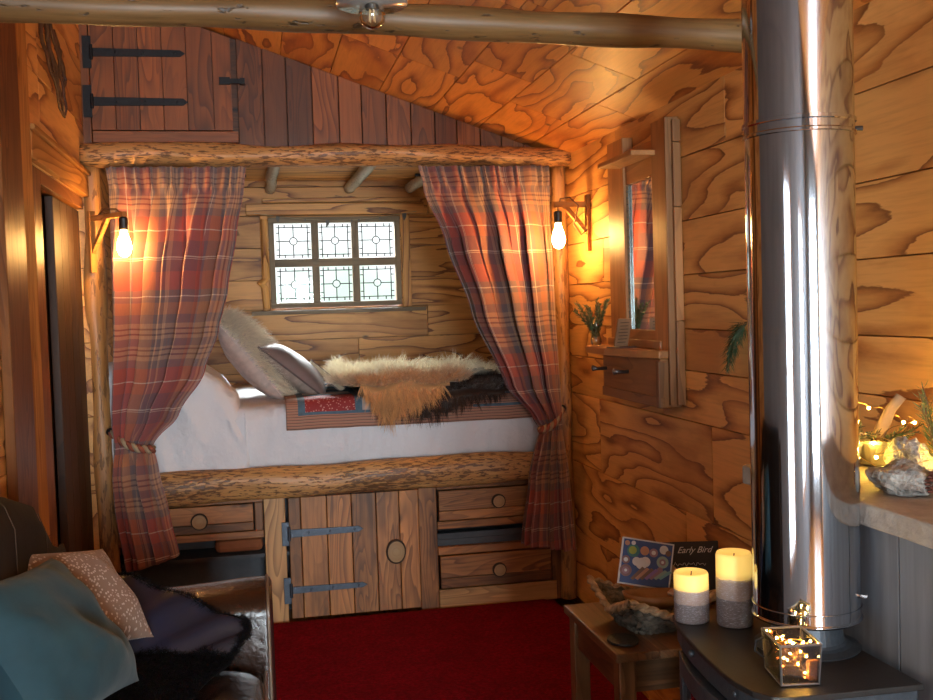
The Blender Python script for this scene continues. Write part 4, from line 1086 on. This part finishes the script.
# illustrated booklet
BK = Matrix.Translation(BC+V((-.012, .065, .082))) @ Matrix.Rotation(math.radians(-14), 4, 'Z') @ Matrix.Rotation(math.radians(-16), 4, 'X') @ Matrix.Rotation(math.radians(10), 4, 'Y')
t = thing('craft_booklet', 'colourful booklet of painted pebbles standing in the basket', 'booklet', BC+V((0, .05, .05)))
mb = MB(); mb.M = BK; mb.box(-.062, .082, 0, .007, 0, .128); mb.build('pages', plain('booklet_white', (.74, .74, .76), .5), t)
mb = MB(); mb.M = BK; mb.box(-.057, .078, -.0012, -.0002, .004, .124, mi=0)
def disc(mb, x, z, r_, mi, y_=-.0018, sx=1.):
    n = 18; vs = [(x+r_*sx*math.cos(a*2*PI/n), y_, z+r_*math.sin(a*2*PI/n)) for a in range(n)]; mb.add(vs, [tuple(range(n))], vs, .5, mi)
DS = [(-.028, .094, .0175, 1), (-.03, .095, .011, 2), (.003, .098, .0125, 3), (.028, .096, .012, 4), (.028, .096, .006, 5), (.055, .074, .0165, 6), (.055, .074, .009, 4), (.055, .074, .004, 5), (-.046, .067, .0115, 7), (-.046, .067, .006, 5), (-.043, .038, .0165, 7), (-.043, .038, .010, 4), (-.043, .038, .004, 5), (-.047, .113, .007, 3), (-.030, .115, .006, 5), (.055, .108, .012, 5), (.068, .100, .008, 8), (-.002, .062, .016, 5), (.008, .068, .014, 5), (-.016, .066, .012, 5), (.050, .052, .008, 4)]
for i, (x, z, r_, mi) in enumerate(DS): disc(mb, x, z, r_, mi, -.0016-.00006*i)
for i, c_ in enumerate((8, 3, 8, 9, 4, 6, 10)):
    x = -.028+i*.0125; mb.add([(x, -.0032, .018+i*.002), (x+.008, -.0032, .014+i*.002), (x+.037, -.0032, .050), (x+.029, -.0032, .054)], [(0, 1, 2, 3)], [(0, 0, 0)]*4, .5, c_)
mb.add([(0, 0, 0)]*3, [(0, 1, 2)], [(0, 0, 0)]*3, .5, 0)
pc = lambda n, c: plain('print_'+n, c, .45, bumps=0)
mb.build('cover_picture', [pc('navy', (.03, .07, .24)), pc('teal', (.04, .19, .19)), pc('lime', (.36, .42, .05)), pc('peach', (.52, .25, .16)), pc('mauve', (.32, .18, .24)), pc('white', (.70, .70, .74)), pc('mint', (.30, .42, .38)), pc('brown', (.24, .12, .13)), pc('umber', (.20, .11, .08)), pc('violet', (.28, .16, .42)), pc('aqua', (.20, .42, .48))], t)
# chalk card
CK = Matrix.Translation((1.195, 2.735, TZ+.002)) @ Matrix.Rotation(math.radians(-12), 4, 'Z') @ Matrix.Rotation(math.radians(-14), 4, 'X')
t = thing('chalk_card', 'black card with white handwritten script behind the basket and candles', 'sign', (1.165, 2.735, TZ))
mb = MB(); mb.M = CK; mb.box(-.09, .09, 0, .008, 0, .172); mb.build('board', chalkb, t, bevel=.001)
q3 = CK.to_3x3(); 
for body, z, s_ in (('Early Bird', .140, .025), ('coffee', .105, .026), ('at the hut', .07, .026)):
    if body == 'Early Bird': text(body, s_, CK @ V((.018, -.001, z)), q3 @ V((1, 0, 0)), q3 @ V((0, 0, 1)), chalk, 'lettering', t, .0004, .5)
mb = MB(); mb.M = CK
for z in (.108, .078, .05):
    pts = [(-.08+i*.0035, -.0008, z+.006*math.sin(i*1.7)*abs(math.sin(i*.37+z*60))) for i in range(38)]; mb.tube(pts, .0007, 4)
mb.build('chalk_line', chalk, t)

# ------------------------------------------------------------------ stove
SZ = .75
t = thing('wood_stove', 'black bow fronted wood burning stove at the lower right', 'stove', (.82, 1.53, 0))
outl = [(.935, 1.758), (.722, 1.738), (.706, 1.68), (.694, 1.61), (.684, 1.52), (.679, 1.44), (.679, 1.40), (.686, 1.36), (.702, 1.332), (.73, 1.322), (.935, 1.317)]
mb = MB(); mb.prism(outl, 2, SZ-.010, SZ, 0)
def inset(o, d_): 
    cx, cy = .83, 1.535; return [(cx+(x-cx)*(1-d_/.15), cy+(y-cy)*(1-d_/.25)) for x, y in o]
mb.build('top_plate', stovem, t, bevel=.002)
mb = MB(); mb.prism(inset(outl, .008), 2, SZ-.045, SZ-.0105); mb.build('upper_rim', stoveg, t, bevel=.002)
mb = MB(); bo = [(x if x > .9 else x+.012, y) for x, y in inset(outl, .012)]; mb.prism(bo, 2, .10, SZ-.046); mb.build('body', stoveg, t, bevel=.003)
mb = MB(); mb.prism([(.93, 1.72), (.74, 1.71), (.72, 1.55), (.74, 1.36), (.93, 1.35)], 2, 0, .10); mb.build('plinth', stovem, t)
# door: curved frame on the bow front
mb = MB(); yd = [1.70-.32*i/16 for i in range(17)]
def fx(y_): return .684+ .30*(y_-1.50)**2*2.2 + (.0 if y_ < 1.5 else .012*((y_-1.5)/.2))
def band(za, zb, ya_, yb_, off, th, mat, nm, par):
    mb = MB(); ys_ = [lerp(ya_, yb_, i/14) for i in range(15)]
    A = [(fx(y_)-off, y_) for y_ in ys_]; B = [(fx(y_)-off+th, y_) for y_ in reversed(ys_)]
    mb.prism(A+B, 2, za, zb); return mb.build(nm, mat, par, bevel=.0015)
t2 = t
dr = band(.665, .700, 1.69, 1.34, .006, .02, stoveg, 'door', t)
mb = MB()
for (za, zb, ya_, yb_) in ((.20, .235, 1.69, 1.34), (.236, .664, 1.69, 1.655), (.236, .664, 1.375, 1.34)):
    ys_ = [lerp(ya_, yb_, i/10) for i in range(11)]; mb.prism([(fx(y_)-.006, y_) for y_ in ys_]+[(fx(y_)+.014, y_) for y_ in reversed(ys_)], 2, za, zb)
mb.build('door_frame', stoveg, dr, bevel=.0015)
band(.236, .664, 1.654, 1.376, -.002, .006, stoveglass, 'door_glass', dr)
mb = MB()
mb.ball((.6975, 1.60, SZ-.024), .006, 10, 8); mb.build('screw', stoveg, t, smooth=True)
mb = MB(); mb.ball((.689, 1.42, SZ-.026), .005, 10, 8); mb.build('screw', stoveg, t, smooth=True)
FX, FY, FR = .865, 1.52, .0845
mb = MB(); mb.lathe([(.082, 0), (.084, .003), (.068, .007), (.062, .010), (.058, .014), (.053, .05), (.056, .052), (.056, .068), (0, .068)], (FX, FY, SZ), 40); mb.build('flue_collar', stoveg, t, smooth=False)
t = thing('flue_pipe', 'tall polished steel flue pipe rising from the stove', 'chimney', (FX, FY, .795))
def zt(x): return 2.33
mb = MB(); n_ = 96; P = []
zs_ = [.812, .83, 1.2, 1.575]; P = [[(FX+FR*math.cos(a*2*PI/n_), FY+FR*math.sin(a*2*PI/n_), z) for a in range(n_)] for z in (.800, 1.0, 1.4, 1.588)]
mb.grid(P, None, .5, 0, closed=True)
P = [[(FX+FR*1.005*math.cos(a*2*PI/n_), FY+FR*1.005*math.sin(a*2*PI/n_), z) for a in range(n_)] for z in (1.588, 1.8, ceil_z(FX)+.05)]
mb.grid(P, None, .5, 0, closed=True); mb.build('pipe', steel, t, smooth=True)
mb = MB()
for z, r_ in ((.803, .0016), (.822, .0010)): mb.tube([(FX+(FR+.001)*math.cos(a*2*PI/72), FY+(FR+.001)*math.sin(a*2*PI/72), z) for a in range(73)], r_, 8, caps=False)
mb.lathe([(.055, .0), (FR+.001, .0), (FR+.001, .006), (.055, .006)], (FX, FY, .800), 64)
mb.build('lower_rim', steel, t, smooth=True)
mb = MB()
mb.lathe([(FR, 0), (FR+.0035, .001), (FR+.0035, .005), (FR+.0012, .007), (FR+.0012, .018), (FR+.0035, .020), (FR+.0035, .025), (FR, .026)], (FX, FY, 1.572), 96)
mb.build('locking_band', steel, t, smooth=False)
mb = MB(); mb.tube([(FX+FR, FY-.02, 1.585), (FX+FR+.014, FY-.024, 1.585)], .004, 8); mb.build('band_clip', black, t)
mb = MB(); mb.tube([(FX+.06, FY-.06, .842), (FX+.068, FY-.068, .842)], .0035, 8); mb.build('rivet', steelb, t)

# stove surround and stone ledge
mb = MB(); y_ = 1.83
while y_ > .6:
    mb.box(.965, .985, y_-.205, y_-.003, 0, .945, 'z'); y_ -= .205
x = .985
mb.box(.985, XR-.001, 1.81, 1.83, 0, .945, 'z'); mb.box(.986, XR-.001, .6, .62, 0, .945, 'z')
tag(mb.build('hearth_panelling', greyp, bevel=.0015), 'grey washed board panelling behind the stove under the stone ledge', 'panelling')
mb = MB(); P = []; pts = []
edge = [(.945+.010*noise.noise(V((k*.7, 0, 0))), 1.90-k*.043) for k in range(31)]
mb.prism([(XR-.001, 1.915), (.96, 1.915)]+edge+[(XR-.001, edge[-1][1])], 2, .948, .985, 1)
tag(mb.build('stone_ledge', stone, bevel=.004), 'rough edged sandstone ledge on the right behind the flue', 'ledge')
LZ = .986
def rock(c, r_, s3, seed, label, rot=0):
    mb = MB(); mb.M = Matrix.Translation(c) @ Matrix.Rotation(rot, 4, 'Z'); P = []
    for i in range(17):
        th = PI*i/16; row = []
        for k in range(26):
            an = 2*PI*k/26; d_ = V((math.sin(th)*math.cos(an), math.sin(th)*math.sin(an), math.cos(th)))
            q = r_*(1+.32*noise.noise(d_*1.4+V((seed, 0, 0)))+.30*abs(noise.noise(d_*3.2+V((0, seed, 0))))+.10*noise.noise(d_*8+V((0, 0, seed))))
            p = V((d_.x*s3[0], d_.y*s3[1], d_.z*s3[2]))*q; p.z = max(p.z, -r_*s3[2]*.75); row.append(p)
        P.append(row)
    mb.grid(P, None, .5, 0, closed=True); return tag(mb.build('rock', quartz), label, 'rock')
rock((1.055, 1.535, LZ+.021), .045, (1.05, 1.15, .60), 3, 'large white and grey rock at the front of the stone ledge', .3)
rock((1.15, 1.66, LZ+.028), .042, (.8, 1., 1.0), 9, 'pale yellow lit rock behind the large grey rock')
def pot(name, label, cx, cy, r_, h, mat, cat='pot'):
    t = thing(name, label, cat, (cx, cy, LZ)); mb = MB()
    mb.lathe([(0, .0), (r_*.72, .0), (r_*.8, .004), (r_*.98, h*.85), (r_*1.05, h*.88), (r_*1.05, h), (r_*.93, h), (r_*.9, h*.85), (0, h*.85)], (cx, cy, LZ+.001), 28); mb.build('vessel', mat, t, smooth=False); return t
t = pot('plant_pot', 'silvery pot of dark conifer twigs beside the flue on the ledge', 1.10, 1.79, .036, .05, potm)
mb = MB(); random.seed(21)
for k in range(9): a = rr(0, 6.28); sprig(mb, (1.10+.015*math.cos(a), 1.79+.015*math.sin(a), LZ+.048), (math.cos(a), math.sin(a), .35), rr(.04, .07), 34, .018, .001, (0, 0, .2))
mb.build('twigs', [leafd, twigm], t)
t = pot('plant_pot', 'wider silvery pot holding a driftwood stick on the ledge', 1.19, 1.81, .052, .05, potm)
mb = MB(); random.seed(22)
for k in range(9): a = rr(0, 6.28); sprig(mb, (1.19+.02*math.cos(a), 1.81+.02*math.sin(a), LZ+.048), (math.cos(a), math.sin(a), .25), rr(.05, .08), 30, .016, .001, (0, 0, .2))
mb.build('twigs', [leafd, twigm], t)
mb = MB(); mb.tube([(1.185, 1.81, LZ+.045), (1.195, 1.80, LZ+.08), (1.205, 1.79, LZ+.11), (1.22, 1.78, LZ+.135)], [.011, .012, .010, .011], 9, wob=.5)
tag(mb.build('driftwood_stick', plain('pale_driftwood', (.36, .22, .12), .8, nscale=30), smooth=True), 'short pale driftwood stick standing up from the wider ledge pot', 'stick')
pot('copper_bowl', 'small dark copper bowl at the front of the ledge next to the flue', 1.02, 1.70, .034, .035, copper, 'bowl')
mb = MB(); random.seed(33)
for k in range(40):
    a = k*2.4; h = k/40*.035; r_ = .018*(1-abs(k/40-.35)); mb.ball((1.075+r_*math.cos(a), 1.475+r_*math.sin(a), LZ+.008+h), .0055, 6, 4, (1, 1, .5))
tag(mb.build('pine_cone', plain('reddish_cone', (.16, .05, .03), .7), smooth=True), 'small reddish pine cone at the right end of the ledge', 'pine cone')
t = MB(); random.seed(34)
for k in range(5): sprig(t, (1.28, 1.76, LZ+.01), (-.28+.1*k, -.2+.1*k, 1), rr(.10, .15), 60, .03, .0012, (-.3, -.1, -.1))
tag(t.build('conifer_sprig', [leafm, twigm]), 'blue green conifer sprig standing at the right edge of the ledge', 'plant')
t = thing('fairy_lights', 'string of tiny warm lights looped over the ledge rocks and pots', 'string lights', (1.15, 1.7, LZ))
FLP = [(1.10, 1.83, 1.095), (1.13, 1.83, 1.10), (1.19, 1.84, 1.093), (1.26, 1.83, 1.062), (1.285, 1.83, 1.06), (1.15, 1.765, 1.035), (1.14, 1.70, 1.035), (1.20, 1.73, 1.03), (1.10, 1.68, 1.022), (1.17, 1.61, 1.035), (1.20, 1.62, 1.025), (1.02, 1.522, 1.005), (1.05, 1.74, 1.045), (1.06, 1.71, 1.03), (1.09, 1.75, 1.06), (1.25, 1.70, 1.0), (1.22, 1.5, .995)]
mb = MB(); pts = []
for a, b in zip(FLP, FLP[1:]):
    for i in range(6):
        q = i/6; p = V(a).lerp(V(b), q); p += V((.008*math.sin(q*9), .006*math.cos(q*7), .012*math.sin(q*PI))); pts.append(p)
mb.tube(pts, .0007, 5); mb.build('wire', wire, t)
for p in FLP:
    mb = MB(); mb.ball(p, .0028, 8, 6); mb.build('light', fairy, t, smooth=True)

# pine sprig hung on right wall beside the flue
t = MB(); random.seed(44)
t.tube([(1.373, 2.62, 1.25), (1.355, 2.64, 1.255), (1.35, 2.68, 1.25)], .0025, 6, mi=1)
for k in range(6):
    sprig(t, (1.352, 2.66+.012*k, 1.25), (rr(-.25, 0), .35+.12*k, -.2-.18*k), rr(.10, .17), 70, .045, .0012, (-.05, .25, -1.3))
tag(t.build('hanging_pine_sprig', [leafd, twigm]), 'green pine sprig hanging on the plywood wall left of the flue', 'plant')

# ------------------------------------------------------------------ candles
def candle(cx, cy, h, r_, label):
    t = thing('pillar_candle', label, 'candle', (cx, cy, SZ), 'layered candles on the stove'); mb = MB()
    pf = [(0, 0), (r_*.96, 0), (r_, .003), (r_*1.0, h*.38), (r_*1.012, h*.39), (r_*1.012, h*.65), (r_, h*.66), (r_*.995, h*.96), (r_*.93, h), (r_*.86, h*.995), (r_*.80, h*.95), (r_*.5, h*.925), (0, h*.92)]
    mb.lathe(pf, (cx, cy, SZ+.0005), 44, gz=h); o = mb.build('wax', waxm, t, smooth=True)
    mb = MB(); mb.tube([(cx, cy, SZ+h*.92), (cx+.001, cy, SZ+h*.92+.008)], .001, 6); mb.build('wick', black, t)
candle(.742, 1.697, .087, .0305, 'shorter candle of yellow, mauve and grey wax on the stove')
candle(.804, 1.655, .127, .031, 'taller candle of yellow, mauve and dark brown wax on the stove')
for (cx, cy, z) in ((.742, 1.697, .81), (.804, 1.655, .845)):
    pass
# ------------------------------------------------------------------ glass lantern box with fairy lights
t = thing('glass_lantern', 'small smoky glass box lantern filled with lights on the stove', 'lantern', (.785, 1.40, SZ))
LB = [(.733, 1.362), (.788, 1.354), (.801, 1.428), (.748, 1.438)]; LT = [(.730, 1.358), (.791, 1.350), (.805, 1.432), (.745, 1.442)]; lz0, lz1 = SZ+.001, SZ+.062
mb = MB()
for k in range(4):
    a, b = k, (k+1) % 4
    mb.add([(*LB[a], lz0), (*LB[b], lz0), (*LT[b], lz1), (*LT[a], lz1)], [(0, 1, 2, 3)], [(0, 0, 0)]*4)
mb.add([(*p, lz0+.002) for p in LB], [(0, 1, 2, 3)], [(0, 0, 0)]*4); mb.build('glass_sides', smoked, t, solid=.002)
mb = MB()
for k in range(4):
    a, b = k, (k+1) % 4; mb.tube([(*LB[a], lz0+.001), (*LT[a], lz1)], .0018, 6); mb.tube([(*LT[a], lz1), (*LT[b], lz1)], .0018, 6); mb.tube([(*LB[a], lz0+.002), (*LB[b], lz0+.002)], .0018, 6)
mb.build('metal_edges', pewter, t)
mb = MB(); mb.tube([(.745, 1.437, SZ+.05), (.734, 1.44, SZ+.045), (.732, 1.44, SZ+.03), (.743, 1.434, SZ+.02)], .002, 6); mb.build('ring_handle', iron, t)
t = thing('fairy_lights', 'bundle of tiny amber lights coiled inside the glass lantern', 'string lights', (.785, 1.40, SZ+.004))
random.seed(77); FP = [(.748, 1.40, .78), (.77, 1.38, .775), (.78, 1.39, .79), (.75, 1.375, .785), (.765, 1.405, .80), (.782, 1.385, .805), (.755, 1.415, .805), (.775, 1.37, .765), (.752, 1.43, .811), (.78, 1.412, .795), (.784, 1.38, .785), (.76, 1.385, .79), (.772, 1.365, .76), (.757, 1.38, .811), (.785, 1.37, .811), (.742, 1.37, .79), (.738, 1.366, .78)]
mb = MB(); pts = []
for a, b in zip(FP, FP[1:]):
    for i in range(6): p = V(a).lerp(V(b), i/6)+V((.004*math.sin(i*2), .004*math.cos(i*2), .004*math.sin(i))); pts.append(p)
mb.tube(pts, .0006, 5); mb.build('wire', wire, t)
for i, p in enumerate(FP): mb = MB(); mb.ball(p, .0016, 8, 6); mb.build('light', fairy if i % 4 else fairyo, t, smooth=True)
mb = MB(); mb.box(.777, .793, 1.36, 1.37, SZ+.005, SZ+.035); tag(mb.build('light_tag', plain('amber_tag', (.6, .22, .04), .5), bevel=.002), 'small amber plastic battery tag inside the glass lantern', 'tag')

# ------------------------------------------------------------------ sofa
t = thing('leather_sofa', 'dark brown leather sofa facing the room at the lower left', 'sofa', (-.3, 2.2, 0))
def rbox(mb, x0, x1, y0, y1, z0, z1, r_, n=8, puff=0., seed=0):
    # rounded box as a lofted superellipse cage
    P = []; cx, cy, cz = (x0+x1)/2, (y0+y1)/2, (z0+z1)/2; a, b, c_ = (x1-x0)/2, (y1-y0)/2, (z1-z0)/2
    M_ = 28; K = 44
    def sp(v, e): return math.copysign(abs(v)**e, v)
    for i in range(M_+1):
        th = -PI/2+PI*i/M_; row = []
        for k in range(K):
            an = 2*PI*k/K
            x = cx+a*sp(math.cos(th), r_)*sp(math.cos(an), r_); y = cy+b*sp(math.cos(th), r_)*sp(math.sin(an), r_); z = cz+c_*sp(math.sin(th), r_)
            q = V((x, y, z)); w_ = noise.noise(q*6+V((seed, 0, 0)))*.006+puff*math.cos(th)*0
            row.append(q+V((w_, w_*.5, w_)))
        P.append(row)
    mb.grid(P, None, .5, 0, closed=True)
mb = MB(); mb.box(-.60, -.035, 1.2, 2.84, .06, .30); mb.build('base', leatherd, t, bevel=.02)
for (a, b) in ((-.57, 1.25), (-.57, 2.75), (-.10, 1.25), (-.10, 2.75)):
    mb = MB(); mb.box(a, a+.05, b, b+.05, 0, .062, 'z'); mb.build('foot', black, t)
for (ya_, yb_) in ((1.42, 2.00), (2.01, 2.595)):
    mb = MB(); rbox(mb, -.50, .0, ya_, yb_, .29, .455, .32, seed=ya_); mb.build('seat_cushion', leather, t, smooth=True)
    mb = MB(); pts = [(.0-.006, lerp(ya_+.03, yb_-.03, i/14), .44-.006*abs(i/7-1)**4-.002) for i in range(15)]
    pts = [(-.012, ya_+.012, .33)]+[(-.008, ya_+.02, .42)]+pts+[(-.008, yb_-.02, .42), (-.012, yb_-.012, .33)]; mb.tube(pts, .004, 6); mb.build('piping', piping, t)
# far arm
mb = MB(); P = []
for i in range(25):
    x = lerp(-.60, .0, i/24); row = []
    sec = []
    for k in range(26):
        a = PI*k/25
        yy = 2.735-.115*math.cos(a); top = .60+.012*(i/24)**2
        zz = top-.055+.062*math.sin(a)**.75
        yy += .03*max(0, (i/24-.6))*math.sin(a)*.4
        sec.append((x, yy, zz))
    sec = [(x, 2.625, .08)]+[(x, 2.622, .3)]+[(x, 2.622, .45)]+sec+[(x, 2.852, .45), (x, 2.852, .08)]
    row = [V(p)+V((0, 1, 1))*noise.noise(V(p)*7)*.006 for p in sec]
    P.append(row)
mb.grid(P); mb.build('arm', leather, t, smooth=True)
mb = MB(); prof = [(p.y, p.z) for p in P[-1]]
A = [[V((.0, y_, z_)) for (y_, z_) in prof], [V((.013, lerp(2.737, y_, .985), lerp(.35, z_, .99))) for (y_, z_) in prof], [V((.018, lerp(2.737, y_, .9), lerp(.35, z_, .95))) for (y_, z_) in prof], [V((.016, lerp(2.737, y_, .5), lerp(.35, z_, .5))) for (y_, z_) in prof], [V((.016, 2.737, .35)) for _ in prof]]
mb.grid(A); mb.build('arm_front_panel', leatherd, t, smooth=True)
mb = MB(); mb.tube([V((.006, y_, z_)) for (y_, z_) in prof[1:-1]], .0042, 6); mb.build('arm_piping', piping, t)
# back
def back_top(y_): return curve([(1.2, .93), (2.35, .93), (2.52, .885), (2.63, .825), (2.74, .745), (2.84, .655)], y_)
mb = MB(); P = []
for i in range(31):
    y_ = lerp(1.2, 2.86, i/30); zt_ = back_top(y_)-.02; row = []
    for (x, z) in ((-.44, .30), (-.47, .45), (-.50, .60), (-.52, zt_-.12), (-.53, zt_-.04), (-.55, zt_), (-.565, zt_), (-.59, zt_-.03), (-.60, zt_-.1), (-.605, .30)):
        z = min(z, zt_) if z > .45 else z; q = V((x, y_, z)); row.append(q+V((1, 0, 1))*noise.noise(q*6)*.008)
    P.append(row)
mb.grid(P); mb.add([tuple(p) for p in P[-1]], [tuple(range(len(P[-1])))], [tuple(p) for p in P[-1]]); mb.build('backrest', leather, t, smooth=True)
# brown hide throw over the back
t = thing('hide_throw', 'dark brown hide throw with pale seams draped over the sofa back', 'throw', (-.5, 2.3, .6))
mb = MB(); P = []
for i in range(41):
    y_ = lerp(1.3, 2.80, i/40); zt_ = back_top(y_)+.012; row = []
    for (x, z) in ((-.45, .50), (-.465, .56), (-.485, .66), (-.50, .75), (-.508, zt_-.06), (-.525, zt_-.01), (-.55, zt_), (-.575, zt_), (-.600, zt_-.03), (-.610, zt_-.12), (-.612, .62)):
        z = min(z, zt_); q = V((x, y_, z)); row.append(q+V((.8, 0, .5))*noise.noise(q*5+V((3, 0, 0)))*.014)
    P.append(row)
mb.grid(P); th_ = mb.build('hide', brfur, t, smooth=True, solid=.012)
mb = MB()
for kk in (24, 32):
    pts = [P[min(40, kk+j//2)][j]+V((.008, -.004, .006)) for j in range(0, 8)]; mb.tube(pts, .0012, 5)
mb.build('seam', plain('tan_seam', (.07, .04, .022), .8), t)
mb = MB(); random.seed(90)
for k in range(3500):
    i = rr(39, 40); q = random.random(); j = min(9, int(q*9)); a = P[40][j].lerp(P[40][j+1], q*9-j); a = a.lerp(P[37][j], random.random()**2)
    mb.strand(a, (rr(-.3, .5), rr(.3, 1), rr(-.2, .6)), rr(.01, .022), .0008, (0, 0, -.5), tuple(c_*rr(.6, 1.4) for c_ in (.03, .02, .015)), 2)
mb.build('fur_edge', furk, t)['kind'] = 'stuff'

# cushions on the sofa
A_ = V((-.449, 2.35, .805)); B_ = V((-.272, 2.28, .54)); 
def cush_edges(name, mats, A_, B_, wdir, L, tt, seed, uvs=1., wr=.012):
    u = (B_-A_); a = u.length/2; wd = V(wdir); wd = (wd-u.normalized()*wd.dot(u.normalized())).normalized()
    c = (A_+B_)/2+wd*L/2
    return cushion(name, mats, c, u, wd, a, L/2, tt, seed=seed, wr=wr, uvs=uvs)
o, _ = cush_edges('velvet_cushion', bluev, A_, B_, (-.20, -1, .02), .42, .078, 12, 1., .024)
tag(o, 'plump teal blue velvet cushion at the near end of the sofa', 'cushion')
o, _ = cush_edges('spotted_cushion', spotm, V((-.383, 2.62, .758)), V((-.260, 2.50, .565)), (-.35, -1, -.1), .32, .055, 19, 1.)
tag(o, 'fawn cushion with small white spots behind the teal cushion', 'cushion')

# black fur throw with navy lining over arm and seat
t = thing('fur_throw', 'black fur throw with navy satin lining crumpled on the sofa seat and arm', 'throw', (-.2, 2.6, .46))
cp = [  # rows from back to front (y decreasing), columns from left (sofa back) to right
 [(-.50, 2.80, .655), (-.42, 2.79, .645), (-.34, 2.73, .632), (-.23, 2.67, .615), (-.14, 2.605, .570), (-.055, 2.59, .530)],
 [(-.48, 2.68, .640), (-.38, 2.67, .622), (-.28, 2.63, .602), (-.18, 2.60, .580), (-.09, 2.585, .550), (-.040, 2.575, .520)],
 [(-.46, 2.60, .580), (-.36, 2.59, .560), (-.27, 2.575, .535), (-.19, 2.565, .520), (-.12, 2.555, .515), (-.06, 2.555, .500)],
 [(-.44, 2.54, .520), (-.35, 2.54, .500), (-.27, 2.54, .490), (-.20, 2.53, .484), (-.14, 2.52, .482), (-.09, 2.525, .476)]]
def bez(cp, u_, v_):
    a, b = len(cp)-1, len(cp[0])-1; p = V((0, 0, 0))
    for i in range(a+1):
        wi = math.comb(a, i)*v_**i*(1-v_)**(a-i)
        for j in range(b+1): p += V(cp[i][j])*(wi*math.comb(b, j)*u_**j*(1-u_)**(b-j))
    return p
mb = MB(); P = []
for i in range(31):
    row = []
    for j in range(41):
        p = bez(cp, j/40, i/30); p.z += .020+.010*noise.noise(p*9+V((0, 5, 0)))+.006*math.sin(j*.5+i*.35); row.append(p)
    P.append(row)
mb.grid(P); mb.build('satin_lining', navy, t, smooth=True, solid=.008)
mb = MB(); random.seed(91)
border = [P[0][j] for j in range(41)]+[P[i][40] for i in range(31)]+[P[30][j] for j in range(40, -1, -1)]
for k in range(9000):
    q = random.random()*(len(border)-1); i = int(q); a = border[i].lerp(border[i+1], q-i)
    mb.strand(a+V((rr(-.008, .008), rr(-.008, .008), rr(-.006, .006))), (rr(-1, 1), rr(-1, 1), rr(-.3, 1)), rr(.010, .020), .0008, (0, 0, -.4), tuple(c_*rr(.6, 1.4) for c_ in (.010, .009, .010)), 2)
# main fur body on the seat
body = [[(-.44, 2.56, .50), (-.30, 2.56, .50), (-.20, 2.55, .50), (-.12, 2.54, .49), (-.085, 2.53, .475)],
        [(-.42, 2.45, .50), (-.30, 2.46, .51), (-.20, 2.46, .50), (-.14, 2.46, .49), (-.12, 2.46, .470)],
        [(-.42, 2.28, .49), (-.32, 2.28, .50), (-.25, 2.30, .495), (-.20, 2.33, .485), (-.17, 2.36, .465)],
        [(-.42, 2.02, .48), (-.33, 2.02, .49), (-.26, 2.05, .485), (-.22, 2.10, .475), (-.20, 2.15, .462)]]
Q = []
for i in range(25):
    row = []
    for j in range(25):
        p = bez(body, j/24, i/24); p.z += .014*noise.noise(p*8)+.006; row.append(p)
    Q.append(row)
mf = MB(); mf.grid(Q); mf.build('fur_face', bfur, t, smooth=True, solid=.015)
for k in range(15000):
    u_, v_ = random.random(), random.random(); p = bez(body, u_, v_); p.z += .014*noise.noise(p*8)+.012
    cl = noise.noise(p*30)
    mb.strand(p, (rr(-.5, .5)+cl, rr(-.9, .1), rr(.3, .9)), rr(.012, .024), .0009, (0, -.3, -.7), tuple(c_*rr(.5, 1.5) for c_ in (.010, .008, .009)), 2)
mb.build('fur_pile', furk, t)['kind'] = 'stuff'

# ------------------------------------------------------------------ lights
def area(name, loc, rot, sx, sy, power, col):
    l = bpy.data.lights.new(name, 'AREA'); l.shape = 'RECTANGLE'; l.size = sx; l.size_y = sy; l.energy = power; l.color = col
    o = bpy.data.objects.new(name, l); COL.objects.link(o); o.location = loc; o.rotation_euler = rot; return o
DAY = (.84, .91, 1.)
area('daylight_rear', ((GH[0]+GH[1])/2, YREAR-.10, 1.05), (PI/2, 0, 0), GH[1]-GH[0], 1.6, 260, DAY)
area('daylight_left', (XL-.12, (WH[0]+WH[1])/2, 1.08), (PI/2, 0, -PI/2), WH[1]-WH[0], 1.25, 12, DAY)
area('daylight_left_far', (XL-.12, (WH2[0]+WH2[1])/2, 1.08), (PI/2, 0, -PI/2), WH2[1]-WH2[0], 1.25, 34, DAY)
# open sky high outside the alcove window
o = area('daylight_alcove', (.75, YB+1.2, 2.75), (0, 0, 0), 1.4, .9, 560, (.95, .97, 1.))
o.rotation_euler = (V((.55, 4.7, .95))-V(o.location)).to_track_quat('-Z', 'Y').to_euler()
wld = bpy.data.worlds.new('sky'); sc.world = wld; wld.use_nodes = True; nt = wld.node_tree; nt.nodes.clear(); k = N(nt)
out = k.n('ShaderNodeOutputWorld'); bg = k.n('ShaderNodeBackground'); tc = k.n('ShaderNodeTexCoord'); sx = k.n('ShaderNodeSeparateXYZ')
k.set(sx.inputs[0], tc.outputs['Generated'])
nn_ = k.noise(tc.outputs['Generated'], 14, 4, .6)
hz = k.math('ADD', sx.outputs[2], k.mapr(nn_, .3, .7, -.05, .05))
c = k.ramp(hz, [(0, (.62, .74, .66)), (.03, (.70, .82, .76)), (.06, (.95, .98, 1.)), (1, (.85, .93, 1.))])
k.set(bg.inputs[0], c); bg.inputs[1].default_value = 1.0; nt.links.new(bg.outputs[0], out.inputs[0])

sc.view_settings.view_transform = 'Standard'; sc.view_settings.look = 'None'; sc.view_settings.gamma = 1; sc.view_settings.use_curve_mapping = False
sc.view_settings.exposure = .65
sc.cycles.use_denoising = True
sc.cycles.max_bounces = 8; sc.cycles.transparent_max_bounces = 12; sc.cycles.sample_clamp_indirect = 6
